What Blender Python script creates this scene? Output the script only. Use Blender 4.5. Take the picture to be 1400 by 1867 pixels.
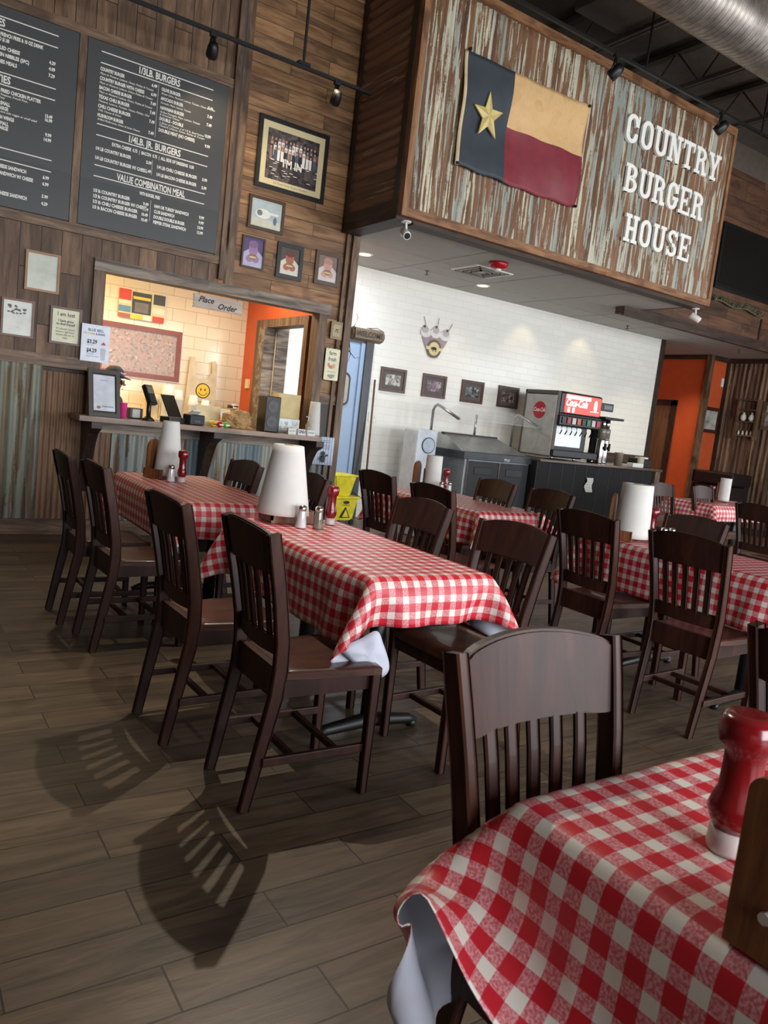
import bpy, bmesh, math, random
import numpy as np
from mathutils import Vector, Matrix
random.seed(7)
PI = math.pi
for o in list(bpy.data.objects): bpy.data.objects.remove(o)
SC = bpy.context.scene
C = SC.collection

# ------------------------------------------------------------------ camera
cam_d = bpy.data.cameras.new('camera'); cam = bpy.data.objects.new('camera', cam_d); C.objects.link(cam)
yaw, pit, roll = 0.598456, 0.122924, -0.114799
f = Vector((math.sin(yaw)*math.cos(pit), math.cos(yaw)*math.cos(pit), -math.sin(pit)))
r = Vector((math.cos(yaw), -math.sin(yaw), 0)); d = f.cross(r)
r2 = math.cos(roll)*r + math.sin(roll)*d; d2 = -math.sin(roll)*r + math.cos(roll)*d
M = Matrix((r2, -d2, -f)).transposed().to_4x4(); M.translation = Vector((0, 0, 1.43))
cam.matrix_world = M
cam_d.sensor_fit = 'VERTICAL'; cam_d.sensor_height = 24.0; cam_d.lens = 24.0*1390.2/1867.0
cam_d.clip_start = 0.02; cam_d.clip_end = 100
cam_d.dof.use_dof = True; cam_d.dof.focus_distance = 4.2; cam_d.dof.aperture_fstop = 6.5
SC.camera = cam

# ------------------------------------------------------------------ world, exposure, lamps
SC.view_settings.view_transform = 'Standard'; SC.view_settings.look = 'None'
SC.view_settings.exposure = 0.22; SC.view_settings.gamma = 1.0
W = bpy.data.worlds.new('world'); SC.world = W; W.use_nodes = True
W.node_tree.nodes['Background'].inputs[0].default_value = (0.85, 0.92, 1.0, 1)
W.node_tree.nodes['Background'].inputs[1].default_value = 1.2

def lin(c):
    out = []
    for v in c:
        v /= 255.0
        out.append(v/12.92 if v <= 0.04045 else ((v+0.055)/1.055)**2.4)
    return tuple(out) + (1.0,)

def area(name, loc, rot, sx, sy, e, col):
    l = bpy.data.lights.new(name, 'AREA'); l.shape = 'RECTANGLE'; l.size = sx; l.size_y = sy; l.energy = e; l.color = col
    o = bpy.data.objects.new(name, l); C.objects.link(o); o.location = loc; o.rotation_euler = rot; return o
def spot(name, loc, target, e, ang, col, size=0.04, blend=0.4):
    l = bpy.data.lights.new(name, 'SPOT'); l.energy = e; l.spot_size = math.radians(ang); l.spot_blend = blend; l.color = col; l.shadow_soft_size = size
    o = bpy.data.objects.new(name, l); C.objects.link(o); o.location = loc
    o.rotation_euler = (Vector(target)-Vector(loc)).to_track_quat('-Z', 'Y').to_euler(); return o
DAY = (0.93, 0.96, 1.0); WARM = (1.0, 0.78, 0.50)
# daylight through the shop windows behind the camera and in the right hand wall
for k, x in enumerate((1.2, 4.9, 8.6, 12.0)):
    area('window_daylight', (x, -3.85, 2.15), (PI/2, 0, 0), 2.6, 2.9, 250, DAY)
area('window_daylight', (14.0, 2.2, 2.1), (PI/2, 0, PI/2), 3.6, 2.6, 120, DAY)
# kitchen and counter lamps
area('kitchen_lamp', (1.4, 8.95, 3.0), (0, 0, 0), 0.9, 0.5, 52, (1.0, 0.68, 0.28))
area('kitchen_lamp', (3.2, 8.5, 3.0), (0, 0, 0), 1.2, 0.5, 32, (1.0, 0.86, 0.66))
area('corridor_lamp', (4.9, 8.1, 3.3), (0, 0, 0), 0.5, 0.5, 22, (0.86, 0.93, 1.0))
for (x, y) in ((8.35, 8.72), (9.65, 8.72)):
    spot('tile_spot', (x, y-0.12, 3.32), (x, 9.0, 2.4), 5, 80, WARM, 0.02, 0.7)
for (x, y, e_) in ((4.94, 8.3, 14), (6.91, 8.37, 14), (11.14, 7.9, 60), (9.65, 7.9, 60), (12.7, 9.4, 80), (12.7, 10.9, 70)):  # last two have no fitting, added to brighten the orange recess
    spot('downlight_and_recess_fill', (x, y, 3.33), (x, y, 0), e_, 110, (1.0, 0.85, 0.65), 0.05, 0.8)
# track and pendant lamps of the dining room
spot('track_lamp_light', (2.5, 6.75, 4.55), (2.75, 7.5, 3.6), 26, 75, WARM, 0.03, 0.9)
spot('track_lamp_light', (3.55, 6.8, 4.5), (3.5, 7.5, 3.2), 16, 80, WARM, 0.03, 0.9)
spot('pendant_light', (2.1, 3.84, 3.61), (0.75, 2.1, 0), 185, 75, (1.0, 0.90, 0.74), 0.02, 0.7)
spot('pendant_light', (1.2, 7.0, 4.4), (0.9, 5.2, 0), 110, 60, (1.0, 0.80, 0.52), 0.05, 0.9)

# ------------------------------------------------------------------ materials
MATS = {}
def new_mat(name):
    m = bpy.data.materials.new(name); m.use_nodes = True
    nt = m.node_tree; b = nt.nodes['Principled BSDF']; return m, nt, b
def N(nt, t, **kw):
    n = nt.nodes.new(t)
    for k, v in kw.items():
        if k in n.inputs.keys() if hasattr(n.inputs, 'keys') else False: n.inputs[k].default_value = v
        else: setattr(n, k, v)
    return n
def L(nt, a, b): nt.links.new(a, b)
def ramp(nt, fac, stops, interp='LINEAR'):
    n = nt.nodes.new('ShaderNodeValToRGB'); n.color_ramp.interpolation = interp
    e = n.color_ramp.elements
    while len(e) < len(stops): e.new(0.5)
    for i, (p, c) in enumerate(stops): e[i].position = p; e[i].color = c if len(c) == 4 else lin(c)
    L(nt, fac, n.inputs[0]); return n.outputs[0]
def mapped(nt, scale=(1, 1, 1), rot=(0, 0, 0), loc=(0, 0, 0), coord='Object'):
    t = nt.nodes.new('ShaderNodeTexCoord'); m = nt.nodes.new('ShaderNodeMapping')
    L(nt, t.outputs[coord], m.inputs[0]); m.inputs['Scale'].default_value = scale; m.inputs['Rotation'].default_value = rot; m.inputs['Location'].default_value = loc
    return m.outputs[0]
def noise(nt, vec, scale=5, detail=4, rough=0.55, dist=0):
    n = nt.nodes.new('ShaderNodeTexNoise'); L(nt, vec, n.inputs['Vector'])
    n.inputs['Scale'].default_value = scale; n.inputs['Detail'].default_value = detail; n.inputs['Roughness'].default_value = rough; n.inputs['Distortion'].default_value = dist
    return n.outputs[0]
def mixc(nt, fac, a, b, mode='MIX'):
    n = nt.nodes.new('ShaderNodeMix'); n.data_type = 'RGBA'; n.blend_type = mode
    for sock, v in ((n.inputs[0], fac), (n.inputs[6], a), (n.inputs[7], b)):
        if isinstance(v, (int, float)): sock.default_value = v
        elif isinstance(v, tuple): sock.default_value = v if len(v) == 4 else lin(v)
        else: L(nt, v, sock)
    return n.outputs[2]
def bump(nt, b, h, s=0.2, dist=0.01):
    n = nt.nodes.new('ShaderNodeBump'); n.inputs['Strength'].default_value = s; n.inputs['Distance'].default_value = dist
    L(nt, h, n.inputs['Height']); L(nt, n.outputs[0], b.inputs['Normal'])
def plain(name, col, rough=0.5, metal=0.0, var=0.06, emit=0, coat=0, trans=0, alpha=1):
    key = (name,)
    if key in MATS: return MATS[key]
    m, nt, b = new_mat(name); c = lin(col)
    v = mapped(nt); n = noise(nt, v, 9, 3)
    lo = tuple(x*(1-var*2) for x in c[:3])+(1,); hi = tuple(min(1, x*(1+var*2)) for x in c[:3])+(1,)
    o = ramp(nt, n, [(0.3, lo), (0.7, hi)]); L(nt, o, b.inputs['Base Color'])
    b.inputs['Roughness'].default_value = rough; b.inputs['Metallic'].default_value = metal
    b.inputs['Coat Weight'].default_value = coat; b.inputs['Transmission Weight'].default_value = trans; b.inputs['Alpha'].default_value = alpha
    if emit: L(nt, o, b.inputs['Emission Color']); b.inputs['Emission Strength'].default_value = emit
    MATS[key] = m; return m
def swz(nt, vec, order):
    s = nt.nodes.new('ShaderNodeSeparateXYZ'); c = nt.nodes.new('ShaderNodeCombineXYZ'); L(nt, vec, s.inputs[0])
    for i, ch in enumerate(order):
        if ch != '0': L(nt, s.outputs['XYZ'.index(ch)], c.inputs[i])
    return c.outputs[0]
def wood(name, dark, mid, light, grain='Z', plank=None, order='XZ0', gs=14, rough=0.55, offset=0.5, gap=0.006, coat=0, bs=0.25, contrast=1.0, gapc=None, spec=0.5):
    """grain along the given axis; plank = (length, width) draws butt jointed boards in the plane given by order"""
    m, nt, b = new_mat(name); v = mapped(nt)
    base = v
    if plank:
        bv = swz(nt, v, order)
        br = nt.nodes.new('ShaderNodeTexBrick'); L(nt, bv, br.inputs['Vector'])
        br.offset = offset; br.inputs['Scale'].default_value = 1.0; br.inputs['Brick Width'].default_value = plank[0]; br.inputs['Row Height'].default_value = plank[1]
        br.inputs['Mortar Size'].default_value = gap; br.inputs['Mortar Smooth'].default_value = 0.3; br.inputs['Bias'].default_value = 0
        br.inputs['Color1'].default_value = (0, 0, 0, 1); br.inputs['Color2'].default_value = (1, 1, 1, 1); br.inputs['Mortar'].default_value = (0.5, 0.5, 0.5, 1)
        rnd = br.outputs['Color']
        sc = nt.nodes.new('ShaderNodeVectorMath'); sc.operation = 'SCALE'; L(nt, rnd, sc.inputs[0]); sc.inputs[3].default_value = 7.3
        ad = nt.nodes.new('ShaderNodeVectorMath'); ad.operation = 'ADD'; L(nt, v, ad.inputs[0]); L(nt, sc.outputs[0], ad.inputs[1]); base = ad.outputs[0]
    st = {'X': (0.12, 1, 1), 'Y': (1, 0.12, 1), 'Z': (1, 1, 0.12)}[grain]
    mp = nt.nodes.new('ShaderNodeMapping'); L(nt, base, mp.inputs[0]); mp.inputs['Scale'].default_value = st
    n1 = noise(nt, mp.outputs[0], gs, 6, 0.65, 0.9)
    n2 = noise(nt, mp.outputs[0], gs*0.22, 3, 0.5, 0.4)
    wv = nt.nodes.new('ShaderNodeMath'); wv.operation = 'MULTIPLY'; L(nt, n2, wv.inputs[0]); wv.inputs[1].default_value = 30.0
    sn = nt.nodes.new('ShaderNodeMath'); sn.operation = 'SINE'; L(nt, wv.outputs[0], sn.inputs[0])
    g = nt.nodes.new('ShaderNodeMath'); g.operation = 'MULTIPLY_ADD'; L(nt, sn.outputs[0], g.inputs[0]); g.inputs[1].default_value = 0.05*contrast; L(nt, n1, g.inputs[2])
    col = ramp(nt, g.outputs[0], [(0.28, dark), (0.5, mid), (0.74, light)])
    kn = noise(nt, base, 2.6, 2, 0.5)
    col = mixc(nt, ramp(nt, kn, [(0.62, (0, 0, 0, 1)), (0.72, (0.75, 0.75, 0.75, 1))]), col, dark)
    if plank:
        bw = nt.nodes.new('ShaderNodeRGBToBW'); L(nt, rnd, bw.inputs[0])
        tone = ramp(nt, bw.outputs[0], [(0, (0.55, 0.55, 0.55, 1)), (1, (1.25, 1.2, 1.15, 1))])
        col = mixc(nt, 0.75, col, mixc(nt, 1.0, col, tone, 'MULTIPLY'))
        col = mixc(nt, br.outputs['Fac'], col, gapc or (18, 12, 9))
        inv = nt.nodes.new('ShaderNodeMath'); inv.operation = 'MULTIPLY_ADD'; L(nt, br.outputs['Fac'], inv.inputs[0]); inv.inputs[1].default_value = -3; L(nt, g.outputs[0], inv.inputs[2]); h = inv.outputs[0]
    else: h = g.outputs[0]
    L(nt, col, b.inputs['Base Color']); b.inputs['Roughness'].default_value = rough; b.inputs['Coat Weight'].default_value = coat; b.inputs['Specular IOR Level'].default_value = spec
    bump(nt, b, h, bs, 0.004)
    return m
def rust(name, axis='Z', per=0.09, seed=0, amt=0.5, pale=(196, 196, 180), grey=(130, 140, 138), brown=(112, 78, 55), dark=(70, 46, 34), fs=16):
    m, nt, b = new_mat(name)
    st = (1, 1, 0.06) if axis == 'Z' else (1, 0.06, 1)
    v = mapped(nt, loc=(seed*3.1, seed*1.7, seed*2.3))
    mp = nt.nodes.new('ShaderNodeMapping'); L(nt, v, mp.inputs[0]); mp.inputs['Scale'].default_value = st
    n1 = noise(nt, mp.outputs[0], fs, 5, 0.6, 0.35)
    n3 = noise(nt, v, 55, 3, 0.6)
    ad = nt.nodes.new('ShaderNodeMath'); ad.operation = 'MULTIPLY_ADD'; L(nt, n3, ad.inputs[0]); ad.inputs[1].default_value = 0.10; L(nt, n1, ad.inputs[2])
    big = noise(nt, mp.outputs[0], 3.0, 2, 0.5, 0.2)
    ad2 = nt.nodes.new('ShaderNodeMath'); ad2.operation = 'MULTIPLY_ADD'; L(nt, big, ad2.inputs[0]); ad2.inputs[1].default_value = 0.25; L(nt, ad.outputs[0], ad2.inputs[2])
    # per ridge offset
    t0 = 0.70 - 0.12*amt + 0.02
    mask = ramp(nt, ad2.outputs[0], [(t0-0.012, (0, 0, 0, 1)), (t0+0.012, (1, 1, 1, 1))])
    n2 = noise(nt, mp.outputs[0], 9, 5, 0.7, 0.5)
    br = ramp(nt, n2, [(0.3, dark), (0.5, brown), (0.72, tuple(min(255, int(c*1.25)) for c in brown))])
    n4 = noise(nt, mp.outputs[0], 5, 2, 0.5)
    pl = ramp(nt, n4, [(0.40, grey), (0.62, pale)])
    col = mixc(nt, mask, br, pl); L(nt, col, b.inputs['Base Color'])
    b.inputs['Roughness'].default_value = 0.55; b.inputs['Metallic'].default_value = 0.15
    bump(nt, b, ad2.outputs[0], 0.15, 0.004); return m
def tile(name, c1, grout, order='XZ0', w=0.29, h=0.098, rough=0.16, mort=0.004, bs=0.3):
    m, nt, b = new_mat(name); v = mapped(nt); bv = swz(nt, v, order)
    br = nt.nodes.new('ShaderNodeTexBrick'); L(nt, bv, br.inputs['Vector']); br.offset = 0.5
    br.inputs['Scale'].default_value = 1; br.inputs['Brick Width'].default_value = w; br.inputs['Row Height'].default_value = h
    br.inputs['Mortar Size'].default_value = mort; br.inputs['Mortar Smooth'].default_value = 0.6
    a = lin(c1); br.inputs['Color1'].default_value = a; br.inputs['Color2'].default_value = tuple(x*0.95 for x in a[:3])+(1,); br.inputs['Mortar'].default_value = lin(grout)
    L(nt, br.outputs[0], b.inputs['Base Color']); b.inputs['Roughness'].default_value = rough
    nz = noise(nt, v, 7, 2); md = nt.nodes.new('ShaderNodeMath'); md.operation = 'MULTIPLY_ADD'; L(nt, br.outputs['Fac'], md.inputs[0]); md.inputs[1].default_value = -1.0; L(nt, nz, md.inputs[2])
    bump(nt, b, md.outputs[0], bs, 0.004); return m
def gingham(name, p=0.061):
    m, nt, b = new_mat(name)
    t = nt.nodes.new('ShaderNodeTexCoord'); s = nt.nodes.new('ShaderNodeSeparateXYZ'); L(nt, t.outputs['UV'], s.inputs[0])
    def stripe(sock):
        a = nt.nodes.new('ShaderNodeMath'); a.operation = 'MULTIPLY'; L(nt, sock, a.inputs[0]); a.inputs[1].default_value = 1/p
        fr = nt.nodes.new('ShaderNodeMath'); fr.operation = 'FRACT'; L(nt, a.outputs[0], fr.inputs[0])
        g = nt.nodes.new('ShaderNodeMath'); g.operation = 'GREATER_THAN'; L(nt, fr.outputs[0], g.inputs[0]); g.inputs[1].default_value = 0.46
        return g.outputs[0]
    su, sv = stripe(s.outputs[0]), stripe(s.outputs[1])
    sm = nt.nodes.new('ShaderNodeMath'); sm.operation = 'ADD'; L(nt, su, sm.inputs[0]); L(nt, sv, sm.inputs[1])
    hf = nt.nodes.new('ShaderNodeMath'); hf.operation = 'MULTIPLY'; L(nt, sm.outputs[0], hf.inputs[0]); hf.inputs[1].default_value = 0.5
    nz = nt.nodes.new('ShaderNodeTexNoise'); L(nt, t.outputs['UV'], nz.inputs['Vector']); nz.inputs['Scale'].default_value = 190; nz.inputs['Detail'].default_value = 2
    pink = ramp(nt, nz.outputs[0], [(0.40, (196, 92, 100)), (0.62, (220, 156, 158))])
    c = mixc(nt, sm.outputs[0], (222, 216, 205), pink)
    g2 = nt.nodes.new('ShaderNodeMath'); g2.operation = 'GREATER_THAN'; L(nt, hf.outputs[0], g2.inputs[0]); g2.inputs[1].default_value = 0.75
    c = mixc(nt, g2.outputs[0], c, (192, 32, 46)); L(nt, c, b.inputs['Base Color'])
    b.inputs['Roughness'].default_value = 0.42; b.inputs['Specular IOR Level'].default_value = 0.45
    bump(nt, b, nz.outputs[0], 0.05, 0.001); return m
def photo(name, cols, scale=14, seed=0):
    m, nt, b = new_mat(name); v = mapped(nt, loc=(seed, seed*0.7, seed*1.3))
    vo = nt.nodes.new('ShaderNodeTexVoronoi'); L(nt, v, vo.inputs['Vector']); vo.inputs['Scale'].default_value = scale
    bw = nt.nodes.new('ShaderNodeRGBToBW'); L(nt, vo.outputs['Color'], bw.inputs[0])
    n = noise(nt, v, scale*1.5, 4, 0.7); md = nt.nodes.new('ShaderNodeMath'); md.operation = 'MULTIPLY_ADD'; L(nt, bw.outputs[0], md.inputs[0]); md.inputs[1].default_value = 0.5
    sub = nt.nodes.new('ShaderNodeMath'); sub.operation = 'MULTIPLY'; L(nt, n, sub.inputs[0]); sub.inputs[1].default_value = 0.55; L(nt, sub.outputs[0], md.inputs[2])
    k = len(cols); c = ramp(nt, md.outputs[0], [(0.22+0.56*i/(k-1), cc) for i, cc in enumerate(cols)])
    L(nt, c, b.inputs['Base Color']); b.inputs['Roughness'].default_value = 0.25; return m

# dining room surfaces
M_floor = wood('floor_plank_tile', (64, 52, 41), (94, 80, 64), (114, 98, 80), 'X', (0.715, 0.1675), 'XY0', 20, 0.42, gap=0.0028, bs=0.3, contrast=0.5, gapc=(44, 36, 29))
M_vert = wood('reclaimed_vertical_boards', (72, 50, 34), (108, 82, 60), (138, 110, 84), 'Z', (0.95, 0.17), 'ZX0', 16, 0.6, gap=0.004, contrast=1.4)
M_horz = wood('reclaimed_horizontal_boards', (92, 62, 38), (140, 102, 66), (174, 136, 94), 'X', (0.85, 0.135), 'XZ0', 16, 0.58, gap=0.003, contrast=1.5)
M_trimz = wood('rustic_trim_upright', (58, 40, 28), (100, 76, 56), (140, 112, 86), 'Z', None, gs=18)
M_trimx = wood('rustic_trim_level', (58, 40, 28), (104, 80, 60), (146, 120, 94), 'X', None, gs=18)
M_trimy = wood('rustic_trim_deep', (50, 34, 24), (88, 64, 46), (124, 96, 72), 'Y', None, gs=18)
M_grey = wood('grey_weathered_trim', (62, 52, 44), (118, 104, 90), (160, 148, 132), 'X', None, gs=18, contrast=2.0)
M_gold = wood('sign_frame_board_level', (84, 52, 30), (136, 94, 60), (164, 122, 84), 'X', None, gs=20)
M_goldz = wood('sign_frame_board_upright', (84, 52, 30), (136, 94, 60), (164, 122, 84), 'Z', None, gs=20)
M_dkwood = wood('dark_stained_wood', (26, 17, 12), (46, 31, 23), (68, 48, 36), 'Z', None, gs=16, rough=0.5)
M_dkwoody = wood('dark_stained_beam', (30, 20, 14), (54, 38, 28), (78, 58, 44), 'Y', None, gs=16, rough=0.6)
M_dkwoodx = wood('dark_stained_header', (30, 20, 14), (58, 40, 28), (86, 62, 46), 'X', None, gs=16, rough=0.6)
M_counter = wood('counter_top_wood', (82, 60, 44), (128, 98, 74), (164, 132, 104), 'X', None, gs=15, rough=0.35, coat=0.3)
M_chair = wood('mahogany_chair_stain', (31, 15, 10), (52, 27, 19), (74, 41, 29), 'Z', None, gs=9, rough=0.48, coat=0.0, bs=0.03, contrast=0.5, spec=0.32)
M_seat = wood('mahogany_seat_stain', (40, 18, 11), (70, 36, 22), (98, 56, 36), 'X', None, gs=12, rough=0.36, coat=0.2, bs=0.04)
M_caddy = wood('caddy_wood', (70, 38, 20), (116, 70, 40), (146, 96, 60), 'Z', None, gs=18, rough=0.4, coat=0.3)
M_bulk = wood('bulkhead_panelling', (56, 34, 22), (92, 62, 42), (116, 82, 58), 'X', (0.9, 0.30), 'XZ0', 8, 0.6, gap=0.004, contrast=0.6)
M_rust = rust('rusty_corrugated_metal', 'Z', seed=0, amt=0.28, pale=(206, 202, 178), grey=(150, 158, 150), brown=(124, 90, 64), dark=(88, 60, 44), fs=26)
M_rustL = rust('weathered_corrugated_wainscot', 'Z', seed=2, amt=0.45, pale=(150, 152, 138), grey=(118, 122, 106), brown=(112, 96, 74), dark=(84, 70, 54))
M_rustG = rust('galvanised_corrugated_wainscot', 'Z', seed=5, amt=1.0, pale=(150, 150, 140), grey=(100, 116, 122), brown=(104, 80, 58), dark=(74, 54, 40))
M_rustS = rust('dark_corrugated_side', 'Y', seed=3, amt=-0.7, pale=(150, 128, 106), grey=(124, 106, 88), brown=(116, 84, 64), dark=(80, 58, 44))
M_rustR = rust('brown_corrugated_wall', 'Z', seed=8, amt=0.25, pale=(150, 126, 100), grey=(110, 92, 76), brown=(84, 60, 44), dark=(50, 34, 26))
M_tile = tile('white_wall_tile', (236, 235, 226), (216, 214, 206), bs=0.12)
M_ktile = tile('kitchen_wall_tile', (226, 214, 190), (176, 160, 134), w=0.31, h=0.155, bs=0.25)
M_ceilw = plain('suspended_ceiling_board', (182, 180, 174), 0.8, var=0.02)
M_deck = plain('haze_lifted_deck', (112, 101, 90), 0.9)  # dark deck, its colour lifted to paint in the haze
M_steel_d = plain('dark_painted_steel', (88, 80, 72), 0.6)
M_orange = plain('orange_wall_paint', (198, 86, 42), 0.55, var=0.03)
M_black = plain('black_plastic', (18, 18, 19), 0.4)
M_blackm = plain('black_painted_metal', (16, 16, 17), 0.45)
M_board = plain('charcoal_menu_panel', (68, 69, 69), 0.42, var=0.02)
M_white = plain('white_paint', (232, 230, 222), 0.45, var=0.02)
M_letter = plain('white_sign_letter', (240, 238, 230), 0.5, var=0.02)
M_paper = plain('white_paper', (222, 222, 216), 0.85, var=0.02)
M_towel = plain('paper_towel', (214, 212, 206), 0.95, var=0.02)
M_chrome = plain('chrome', (210, 210, 208), 0.15, 1.0)
M_steel = plain('brushed_steel', (170, 172, 172), 0.32, 0.9)
M_steelp = plain('grey_steel_panel', (120, 128, 132), 0.45, 0.6)
M_glassy = plain('clear_glass', (235, 240, 240), 0.05, trans=1.0)
M_salt = plain('white_salt', (226, 224, 218), 0.7)
M_pepper = plain('ground_pepper', (120, 108, 92), 0.8)
M_ket = plain('backlit_ketchup_plastic', (118, 12, 20), 0.22, coat=0.4, var=0.1)  # red darkened to maroon, backlit shade put into the colour
M_ketcap = plain('pale_bottle_cap', (205, 190, 186), 0.4)
M_yel = plain('yellow_bucket_plastic', (222, 208, 44), 0.5, var=0.1)
M_door = plain('pale_blue_door', (142, 166, 196), 0.35, var=0.02)
M_flannel = plain('white_flannel_backing', (196, 198, 212), 0.9, var=0.03)
M_ging = gingham('red_gingham')
M_cream = plain('cream_mat_board', (222, 206, 160), 0.8, var=0.02)
M_ink = plain('black_ink', (26, 26, 28), 0.6)
M_greyink = plain('grey_ink', (110, 112, 114), 0.7)

def col(c, rough=0.5, **k): return plain('paint_%d_%d_%d_%d' % (c[0], c[1], c[2], int(rough*100)), c, rough, **k)

# ------------------------------------------------------------------ mesh helpers
def box(bm, x0, x1, y0, y1, z0, z1, mi=0, bev=0, rot=None):
    co = [Vector((x, y, z)) for x in (x0, x1) for y in (y0, y1) for z in (z0, z1)]
    if rot:
        a, ax, piv = rot; R = Matrix.Rotation(a, 3, ax); piv = Vector(piv); co = [R @ (c-piv)+piv for c in co]
    v = [bm.verts.new(c) for c in co]
    fs = [bm.faces.new([v[i] for i in q]) for q in ((0, 1, 3, 2), (4, 6, 7, 5), (0, 4, 5, 1), (2, 3, 7, 6), (0, 2, 6, 4), (1, 5, 7, 3))]
    for q in fs: q.material_index = mi
    if bev:
        es = list({e for q in fs for e in q.edges})
        r_ = bmesh.ops.bevel(bm, geom=es, offset=bev, segments=2, affect='EDGES', profile=0.5)
        for q in r_['faces']: q.material_index = mi
    return fs
def lathe(bm, prof, seg=24, loc=(0, 0, 0), mi=0, ax='Z'):
    rings = []
    for (r_, z) in prof:
        ring = []
        for i in range(seg):
            a = 2*PI*i/seg; p = (r_*math.cos(a), r_*math.sin(a), z)
            if ax == 'X': p = (p[2], p[0], p[1])
            if ax == 'Y': p = (p[0], p[2], -p[1])
            ring.append(bm.verts.new(Vector(p)+Vector(loc)))
        rings.append(ring)
    for a, b in zip(rings, rings[1:]):
        for i in range(seg):
            q = bm.faces.new((a[i], a[(i+1) % seg], b[(i+1) % seg], b[i])); q.material_index = mi; q.smooth = True
    for ring, rev in ((rings[0], True), (rings[-1], False)):
        q = bm.faces.new(list(reversed(ring)) if rev else ring); q.material_index = mi
def tube(bm, pts, rad, seg=8, mi=0, cap=True):
    pts = [Vector(p) for p in pts]; rings = []
    rads = rad if isinstance(rad, (list, tuple)) else [rad]*len(pts)
    up = Vector((0.0137, 0.021, 1)).normalized()
    for i, p in enumerate(pts):
        t = (pts[min(i+1, len(pts)-1)]-pts[max(i-1, 0)]).normalized()
        a = t.cross(up)
        if a.length < 0.1: a = t.cross(Vector((1, 0, 0)))
        a.normalize(); b_ = t.cross(a)
        rings.append([bm.verts.new(p+rads[i]*(math.cos(2*PI*k/seg)*a+math.sin(2*PI*k/seg)*b_)) for k in range(seg)])
    for a, b_ in zip(rings, rings[1:]):
        for i in range(seg):
            q = bm.faces.new((a[i], a[(i+1) % seg], b_[(i+1) % seg], b_[i])); q.material_index = mi; q.smooth = True
    if cap:
        for ring in (rings[0], rings[-1]):
            q = bm.faces.new(ring); q.material_index = mi
def prism(bm, pts, y0, y1, mi=0):
    """outline in x,z extruded in y"""
    a = [bm.verts.new((x, y0, z)) for x, z in pts]; b_ = [bm.verts.new((x, y1, z)) for x, z in pts]
    n = len(pts)
    for q in [a, list(reversed(b_))]+[[a[i], a[(i+1) % n], b_[(i+1) % n], b_[i]] for i in range(n)]:
        fc = bm.faces.new(q); fc.material_index = mi
def sweep(bm, pts, w, t, mi=0):
    """rectangular section swept along pts; w(y half) thickness list, t(in plane of path xz)"""
    rings = []
    for i, p in enumerate(pts):
        p = Vector(p); a = Vector(pts[max(i-1, 0)]); b_ = Vector(pts[min(i+1, len(pts)-1)]); tg = (b_-a).normalized()
        nrm = Vector((tg.z, 0, -tg.x)).normalized(); hw = w/2; ht = (t[i] if isinstance(t, list) else t)/2
        side = Vector((0, 1, 0)); cb = 0.004
        ring = []
        for (s, u) in ((-1, -1), (1, -1), (1, 1), (-1, 1)):
            c = p+side*s*hw+nrm*u*ht
            ring += [c - side*s*cb if (s*u > 0) else c - nrm*u*cb, c - nrm*u*cb if (s*u > 0) else c - side*s*cb]
        rings.append([bm.verts.new(c) for c in ring])
    for a, b_ in zip(rings, rings[1:]):
        for i in range(8):
            q = bm.faces.new((a[i], a[(i+1) % 8], b_[(i+1) % 8], b_[i])); q.material_index = mi
    bm.faces.new(rings[0]).material_index = mi; bm.faces.new(list(reversed(rings[-1]))).material_index = mi
def tx(bm, s, x, z, size, y=0.0, mi=0, sx=1.0, align='LEFT', shear=0.0, off=0.0, ext=0.0, fit=0):
    """lettering in the x,z plane facing -y, appended to bm"""
    cu = bpy.data.curves.new('t', 'FONT'); cu.body = s; cu.size = size; cu.align_x = align; cu.shear = shear; cu.offset = off; cu.extrude = ext; cu.resolution_u = 2
    ob = bpy.data.objects.new('t', cu); me = ob.to_mesh()
    if fit and len(me.vertices): sx = fit/max(v.co.x for v in me.vertices)
    vs = [bm.verts.new((x+v.co.x*sx, y-v.co.z, z+v.co.y)) for v in me.vertices]
    for p in me.polygons:
        try: q = bm.faces.new([vs[i] for i in p.vertices]); q.material_index = mi
        except ValueError: pass
    ob.to_mesh_clear(); bpy.data.objects.remove(ob); bpy.data.curves.remove(cu)
def flat(bm, pts, y, mi=0):
    q = bm.faces.new([bm.verts.new((x, y, z)) for x, z in pts]); q.material_index = mi
def ell(bm, cx, cz, rx, rz, y, mi=0, n=16, rot=0):
    flat(bm, [(cx+rx*math.cos(2*PI*i/n)*math.cos(rot)-rz*math.sin(2*PI*i/n)*math.sin(rot), cz+rx*math.cos(2*PI*i/n)*math.sin(rot)+rz*math.sin(2*PI*i/n)*math.cos(rot)) for i in range(n)], y, mi)
def obj(name, bm, mats, parent=None, smooth=False, loc=None, rotz=0):
    bmesh.ops.recalc_face_normals(bm, faces=bm.faces)
    me = bpy.data.meshes.new(name); bm.to_mesh(me); bm.free()
    for m in (mats if isinstance(mats, (list, tuple)) else [mats]): me.materials.append(m)
    if smooth:
        for p in me.polygons: p.use_smooth = True
    o = bpy.data.objects.new(name, me); C.objects.link(o)
    if parent: o.parent = parent
    if loc: o.location = loc
    o.rotation_euler.z = rotz
    return o
def NB(): return bmesh.new()
def tag(o, label, cat, group=None, kind=None):
    o['label'] = label; o['category'] = cat
    if group: o['group'] = group
    if kind: o['kind'] = kind
    return o
def thing(name, label, cat, loc=(0, 0, 0), rotz=0, group=None):
    o = bpy.data.objects.new(name, None); C.objects.link(o); o.location = loc; o.rotation_euler.z = rotz; o.empty_display_size = 0.1
    return tag(o, label, cat, group)
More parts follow.
